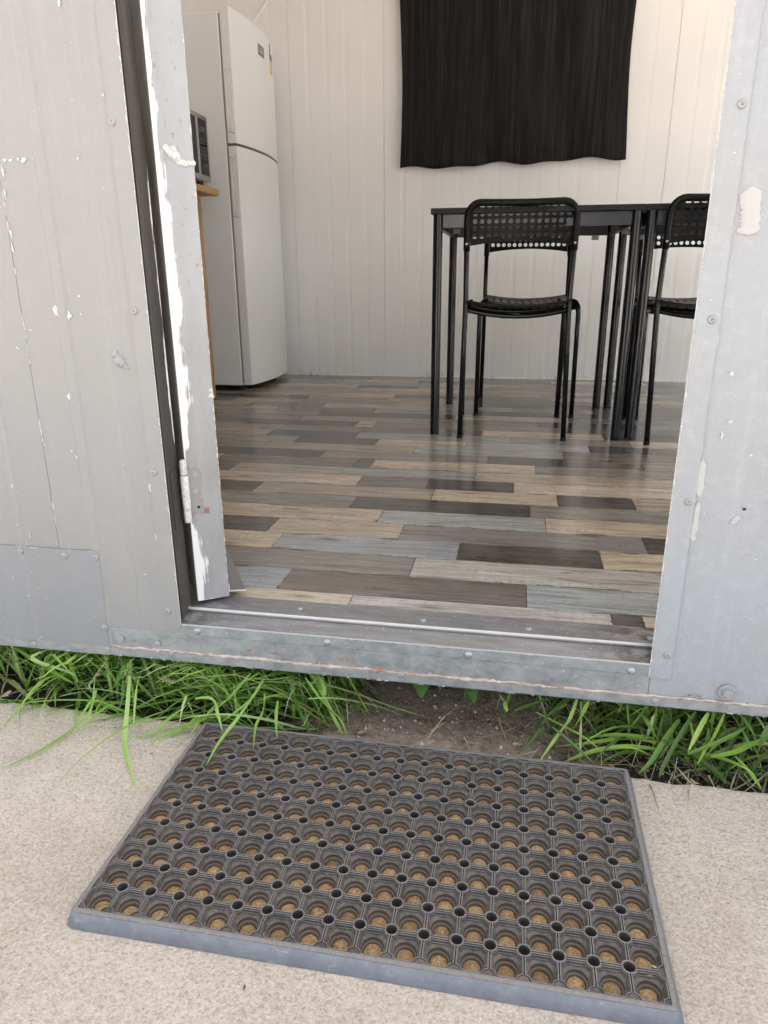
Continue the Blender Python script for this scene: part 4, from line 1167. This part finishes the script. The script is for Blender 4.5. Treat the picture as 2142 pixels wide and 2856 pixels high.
random.seed(42)
g = MB()
for i in range(520):                                   # short dense under-growth at the back
    x = random.uniform(-1.02, -.12)
    if x > -.30 and random.random() < (x + .30) / .18: continue
    tuft_blade(g, x, random.uniform(.05, .32), random.uniform(.06, .16), random.uniform(0, 6.28), random.uniform(.1, .9), random.choice((.003, .0045, .006)), random.uniform(.05, .8))
centres = [(random.uniform(-1.0, -.18), random.uniform(.02, .24), random.gauss(0, .5)) for _ in range(34)] + [(random.uniform(-.44, -.13), random.uniform(.02, .16), random.gauss(.1, .4)) for _ in range(15)]
for cx_, cy_, turn in centres:                         # tufts: long straight leaves fanning out of a crown, leaning to the light
    lean_az = math.pi + (.75 if cx_ > -.5 else -.35 if cx_ < -.72 else .2) + turn * .6
    for _ in range(random.randint(11, 19)):
        x, y = cx_ + random.gauss(0, .018), max(edge_y(cx_) + .006, cy_ + random.gauss(0, .016))
        if x > -.10: continue
        tuft_blade(g, x, y, random.uniform(.13, .36), lean_az + random.gauss(0, .55), min(1.4, abs(random.gauss(.75, .38))), random.choice((.003, .004, .0055, .007, .0085)), random.uniform(.0, .75), 9)
for i in range(70):
    x = random.uniform(-1.0, -.2); y = edge_y(x) + random.uniform(.004, .03)
    tuft_blade(g, x, y, random.uniform(.06, .14), math.pi + random.gauss(0, 1.0), random.uniform(.8, 1.45), random.choice((.003, .005, .007)), random.uniform(.0, .5))
cr = lambda x, y: (x / 2.37, 1780 + y / 2.37)          # crop of the photo used to read leaf paths
for pl, w in [([(365, 1840, -.10), (357, 1960, -.15), (349, 2060, -.188), (352, 2110, -.190), (368, 2165, -.190), (382, 2205, -.191)], .0075),
              ([(270, 1925, -.13), (250, 1990, -.165), (205, 2035, -.186), (130, 2085, -.189), (60, 2120, -.190), (-20, 2155, -.190)], .0070),
              ([(522, 1940, -.12), (508, 1990, -.15), (498, 2034, -.18)], .0078),
              ([(545, 1950, -.12), (590, 1952, -.125), (606, 1990, -.15), (621, 2042, -.172)], .0085),
              ([(700, 1955, -.12), (660, 2010, -.15), (612, 2070, -.168), (574, 2136, -.172)], .0080),
              ([(520, 1970, -.14), (470, 2010, -.170), (430, 2045, -.187), (375, 2058, -.190)], .0105),
              ([(130, 1895, -.12), (95, 1930, -.15), (45, 1985, -.182), (8, 2032, -.190)], .0075),
              ([(390, 1885, -.11), (378, 1950, -.15), (371, 2050, -.186)], .0050),
              ([(345, 1900, -.12), (340, 1960, -.155), (312, 2018, -.186)], .0050),
              ([(265, 1885, -.115), (262, 1945, -.155), (247, 2010, -.188)], .0050),
              ([(740, 1935, -.115), (735, 1985, -.15), (714, 2025, -.168), (706, 2090, -.172)], .0065),
              ([(775, 1955, -.13), (770, 2010, -.16), (773, 2060, -.171)], .0055),
              ([(850, 1890, -.10), (895, 1955, -.14), (950, 2010, -.185), (965, 2050, -.19)], .0065),
              ([(830, 1905, -.11), (900, 1910, -.12), (1000, 1940, -.15), (1100, 1975, -.18), (1200, 2003, -.19)], .0075),
              ([(970, 1890, -.10), (995, 1935, -.14), (1032, 1998, -.18)], .0060),
              ([(860, 1950, -.13), (940, 1950, -.14), (1050, 1970, -.17), (1130, 2000, -.19)], .0060),
              ([(140, 1812, -.095), (90, 1840, -.10), (200, 1880, -.13), (215, 1905, -.15)], .0090),
              ([(40, 1808, -.095), (130, 1865, -.12), (190, 1900, -.14), (216, 1908, -.15)], .0085),
              ([(360, 1835, -.098), (330, 1900, -.125), (275, 1975, -.175)], .0105),
              ([(575, 1850, -.10), (620, 1880, -.12), (520, 1960, -.155), (455, 2010, -.185)], .0100),
              ([(700, 1880, -.1), (640, 1950, -.14), (560, 2005, -.178)], .0090),
              ([(740, 1890, -.1), (700, 1955, -.14), (610, 2020, -.18)], .0100),
              ([(880, 1878, -.1), (905, 1935, -.13), (880, 2000, -.18)], .0085)]:
    hero(g, pl, w, fold=random.uniform(.15, .3), tip=.45)
tag(obj('grass', g, M['grass_green'], None, smooth=True), 'lush long green grass hanging over the concrete edge under the cabin', 'grass', kind='stuff')
# seed heads
sh = MB(); random.seed(12)
for (a, b) in [((304, 1832, -.10), (247, 1917, -.14)), ((372, 1850, -.10), (352, 1905, -.13)), ((790, 1893, -.11), (840, 1910, -.12)), ((0, 1948, -.17), (30, 1930, -.15)), ((440, 1890, -.11), (480, 1905, -.12))]:
    A, B = at(*a[:2], 'z', a[2]), at(*b[:2], 'z', b[2])
    sh.tube([A, (A + B) / 2 + Vector((0, 0, .003)), B], .0006, 5)
    for k_ in range(34):
        p = A + (B - A) * (.25 + .75 * k_ / 34); dv = Vector((random.uniform(-1, 1), random.uniform(-1, 1), random.uniform(-.6, .8))).normalized()
        sh.tube([p, p + dv * .0022, p + dv * .0045], [.0004, .0010, .0002], 5)
tag(obj('grass_seed_heads', sh, M['straw'], None), 'pale seed heads among the long green grass', 'grass seed heads', kind='stuff')

# strap-leaved clump on the right
random.seed(77)
s = MB()
def rc(x, y, z): return (1400 + x / 2.236, 1850 + y / 2.236, z)
for pl, w in [([rc(960, 540, -.17), rc(760, 530, -.16), rc(560, 560, -.175), rc(380, 620, -.19)], .012),
              ([rc(960, 500, -.16), rc(780, 470, -.155), rc(560, 500, -.17), rc(330, 520, -.19)], .010),
              ([rc(940, 470, -.15), rc(700, 450, -.15), rc(450, 480, -.18)], .009),
              ([rc(1080, 560, -.17), rc(1200, 600, -.18), rc(1320, 680, -.186), rc(1400, 755, -.186)], .014),
              ([rc(1030, 510, -.165), rc(1150, 545, -.17), rc(1280, 640, -.182), rc(1390, 720, -.184)], .010),
              ([rc(470, 225, -.095), rc(420, 360, -.13), rc(330, 480, -.165), rc(235, 610, -.172)], .0075),
              ([rc(395, 220, -.095), rc(300, 320, -.13), rc(210, 460, -.17), rc(80, 585, -.18)], .0065),
              ([rc(545, 235, -.095), rc(500, 330, -.12), rc(440, 420, -.15)], .0075),
              ([rc(430, 225, -.095), rc(270, 350, -.13), rc(260, 450, -.16), rc(360, 560, -.19)], .0065),
              ([rc(490, 235, -.10), rc(490, 400, -.15), rc(487, 615, -.19)], .0045),
              ([rc(205, 305, -.12), rc(330, 370, -.14), rc(520, 470, -.16), rc(690, 610, -.19)], .0060),
              ([rc(310, 400, -.14), rc(430, 500, -.16), rc(590, 640, -.18)], .0065),
              ([rc(790, 265, -.095), rc(870, 330, -.115), rc(930, 410, -.13), rc(975, 490, -.15)], .0095),
              ([rc(900, 280, -.10), rc(800, 400, -.13), rc(700, 390, -.15)], .0050),
              ([rc(1210, 300, -.095), rc(1120, 440, -.13), rc(1010, 640, -.18), rc(980, 715, -.19)], .0075),
              ([rc(1110, 350, -.12), rc(1020, 480, -.15), rc(930, 620, -.18), rc(850, 690, -.19)], .0090),
              ([rc(1290, 310, -.095), rc(1230, 420, -.12), rc(1160, 555, -.15)], .0080),
              ([rc(1160, 570, -.15), rc(1300, 520, -.135), rc(1450, 450, -.12), rc(1530, 390, -.11)], .0085),
              ([rc(1310, 585, -.155), rc(1450, 560, -.15), rc(1560, 505, -.14), rc(1620, 470, -.13)], .0100),
              ([rc(1430, 320, -.095), rc(1500, 430, -.12), rc(1560, 550, -.14)], .0070),
              ([rc(1480, 320, -.095), rc(1540, 400, -.11), rc(1590, 490, -.13)], .0095),
              ([rc(1680, 380, -.10), rc(1640, 470, -.12), rc(1590, 570, -.15)], .0115),
              ([rc(1390, 315, -.095), rc(1330, 450, -.13), rc(1260, 560, -.16), rc(1215, 640, -.18)], .0055),
              ([rc(1450, 580, -.16), rc(1550, 690, -.18), rc(1620, 790, -.187)], .0080),
              ([rc(1040, 290, -.10), rc(1040, 350, -.12), rc(1060, 420, -.14)], .0100),
              ([rc(1000, 480, -.15), rc(1080, 500, -.15), rc(1140, 545, -.165)], .0085),
              ([rc(950, 320, -.11), rc(900, 470, -.15), rc(860, 400, -.16)], .0060),
              ([rc(1350, 320, -.1), rc(1400, 450, -.13), rc(1440, 560, -.16)], .0080),
              ([rc(1580, 330, -.1), rc(1640, 420, -.12), rc(1700, 560, -.16)], .0085),
              ([rc(80, 300, -.13), rc(200, 260, -.12), rc(330, 215, -.1)], .0090),
              ([rc(30, 300, -.13), rc(10, 240, -.12), rc(-20, 190, -.1)], .0070)]:
    hero(s, pl, w, fold=random.uniform(.15, .3), tip=.6)
for i in range(330):
    x = random.gauss(.36, .10) if random.random() < .6 else random.uniform(.18, .75)
    if x < .10: continue
    y = random.uniform(.01, .28)
    if y < .07 and x < .36: continue
    tuft_blade(s, x, y, random.uniform(.07, .20), random.gauss(math.pi, 1.3), random.uniform(.1, .9), random.choice((.004, .006, .008, .0095)), random.uniform(.1, .9))
for i in range(60):
    tuft_blade(s, random.gauss(.47, .09), random.uniform(.05, .16), random.uniform(.10, .22), random.gauss(math.pi + .3, .9), random.uniform(.5, 1.3), random.choice((.008, .010, .012)), random.uniform(.3, 1.0), 10)
tag(obj('grass', s, M['strap_leaf'], None, smooth=True), 'coarse strap-leaved green clump under the cabin beside the bare soil', 'grass', kind='stuff')
# dry straw behind it
d = MB()
for i in range(420):
    x, y = random.uniform(.04, .62), random.uniform(.0, .30)
    if x < .12 and random.random() < .6: continue
    az = random.uniform(0, 6.28); L = random.uniform(.04, .16); z = soil_h(x, y) + random.uniform(.002, .05) * (1 if y > .06 else .3)
    P = [Vector((x + math.sin(az) * L * t, y + math.cos(az) * L * t, z + .03 * math.sin(t * 3) * random.uniform(-.3, 1) - .02 * t)) for t in (0, .3, .6, 1)]
    blade(d, settle(P), random.choice((.0012, .0018, .003)), .1)
for i in range(170):
    x, y = random.uniform(-.95, -.15), random.uniform(.0, .28)
    tuft_blade(d, x, y, random.uniform(.06, .22), random.uniform(0, 6.28), random.uniform(.3, 1.3), random.choice((.0014, .002, .003, .004)), random.uniform(.2, 1.6))
tag(obj('dry_grass', d, M['straw'], None), 'tangled dry straw beneath the cabin behind the green clump', 'dry grass', kind='stuff')
# crumbs of soil and grit, leaf litter
gr_ = MB(); random.seed(15)
for i in range(5200):
    x, y = random.uniform(-.3, .62), random.uniform(-.03, .3)
    if y < edge_y(x) + .004: continue
    r_ = random.uniform(.0006, .0015) if random.random() < .93 else random.uniform(.002, .0045)
    z = soil_h(x, y) + r_ * .4; a = random.uniform(0, 6.28)
    V = [(x + r_ * math.cos(a + q * 2.09) * random.uniform(.7, 1.3), y + r_ * math.sin(a + q * 2.09) * random.uniform(.7, 1.3), z - r_ * .4) for q in range(3)] + [(x, y, z + r_ * .7)]
    gr_.add(V, [(0, 1, 3), (1, 2, 3), (2, 0, 3)])
tag(obj('gravel', gr_, M['grit'], None), 'fine pale grit scattered over the bare brown soil', 'grit', kind='stuff')
lt_ = MB()
for i in range(520):
    x, y = random.uniform(-.25, .7), random.uniform(-.02, .28)
    if x < .2 and random.random() < .75: continue
    if y < edge_y(x) + .003: continue
    r_ = random.uniform(.003, .011); a = random.uniform(0, 6.28); z = soil_h(x, y) + random.uniform(.001, .006)
    ca, sa_ = math.cos(a), math.sin(a)
    P = [(-1, 0), (-.3, .4), (.5, .32), (1, 0), (.4, -.35), (-.4, -.3)]
    lt_.add([(x + r_ * (ca * p - sa_ * q), y + r_ * (sa_ * p + ca * q), z + random.uniform(-.001, .004)) for p, q in P], [(0, 1, 2, 3), (0, 3, 4, 5)])
tag(obj('leaf_litter', lt_, M['litter'], None), 'brown leaf litter on the soil beneath the cabin', 'leaf litter', kind='stuff')
sp = MB(); random.seed(52)
for i in range(150):
    x, y = random.uniform(-.8, .6), random.uniform(-.62, -.03)
    on = -.38 < x < .31 and -.42 < y < -.04
    if on and random.random() < .3: continue
    z = (ZC + TH + .0008) if on else ZC + .0006
    r_ = random.uniform(.0006, .0016) if random.random() < .8 else random.uniform(.002, .0042); a = random.uniform(0, 6.28); ca, sa_ = math.cos(a), math.sin(a)
    P = [(-1, 0), (-.2, .35), (.6, .3), (1, 0), (.3, -.3)]
    q0 = len(sp.v)
    sp.add([(x + r_ * (ca * p - sa_ * q), y + r_ * (sa_ * p + ca * q), z + random.uniform(0, .0012)) for p, q in P] + [(x, y, z + .0016)], [(k_, (k_ + 1) % 5, 5) for k_ in range(5)])
tag(obj('crumbs', sp, M['litter'], None), 'stray crumbs and leaf bits on the doormat and the concrete', 'crumbs', kind='stuff')
# two broad-leaved weeds by the bare soil
def weed(name, px, py, z, leaves, label):
    p = at(px, py, 'z', z); r0 = empty(name, (p.x, p.y, soil_h(p.x, p.y))); tag(r0, label, 'weed', 'broad-leaved weeds under the cabin')
    obj('stem', MB().tube([(0, 0, 0), (.002, .004, .02), (.0, .01, .032)], .0016, 6), M['weed_leaf'], r0)
    for az, L, w, lift in leaves:
        m = MB(); n = 8; V = []
        for i in range(n + 1):
            t = i / n; ww = w * math.sin(math.pi * min(.985, t * .93 + .05)) ** .8
            c = Vector((math.sin(az) * L * t, .01 + math.cos(az) * L * t, .028 + lift * math.sin(t * 2.6) * L - .02 * t * t))
            sd2 = Vector((math.cos(az), -math.sin(az), 0))
            for q in (-1, -.5, 0, .5, 1): V.append(c + sd2 * ww * q * (1 + .06 * math.sin(i * 2.4)) + Vector((0, 0, abs(q) * ww * .35)))
        m.add(V, [(i * 5 + j, i * 5 + j + 1, (i + 1) * 5 + j + 1, (i + 1) * 5 + j) for i in range(n) for j in range(4)])
        obj('leaf', m, M['weed_leaf'], r0, smooth=True)
weed('weed', 1296, 1935, -.20, [(2.75, .050, .017, .25), (4.2, .055, .014, .3), (1.6, .05, .013, .3)], 'broad-leaved dark green weed under the cabin at the edge of the soil')
weed('weed', 1172, 1915, -.20, [(3.0, .055, .020, .25), (4.4, .06, .016, .3)], 'dull dusty broad-leaved weed under the cabin behind the long grass')
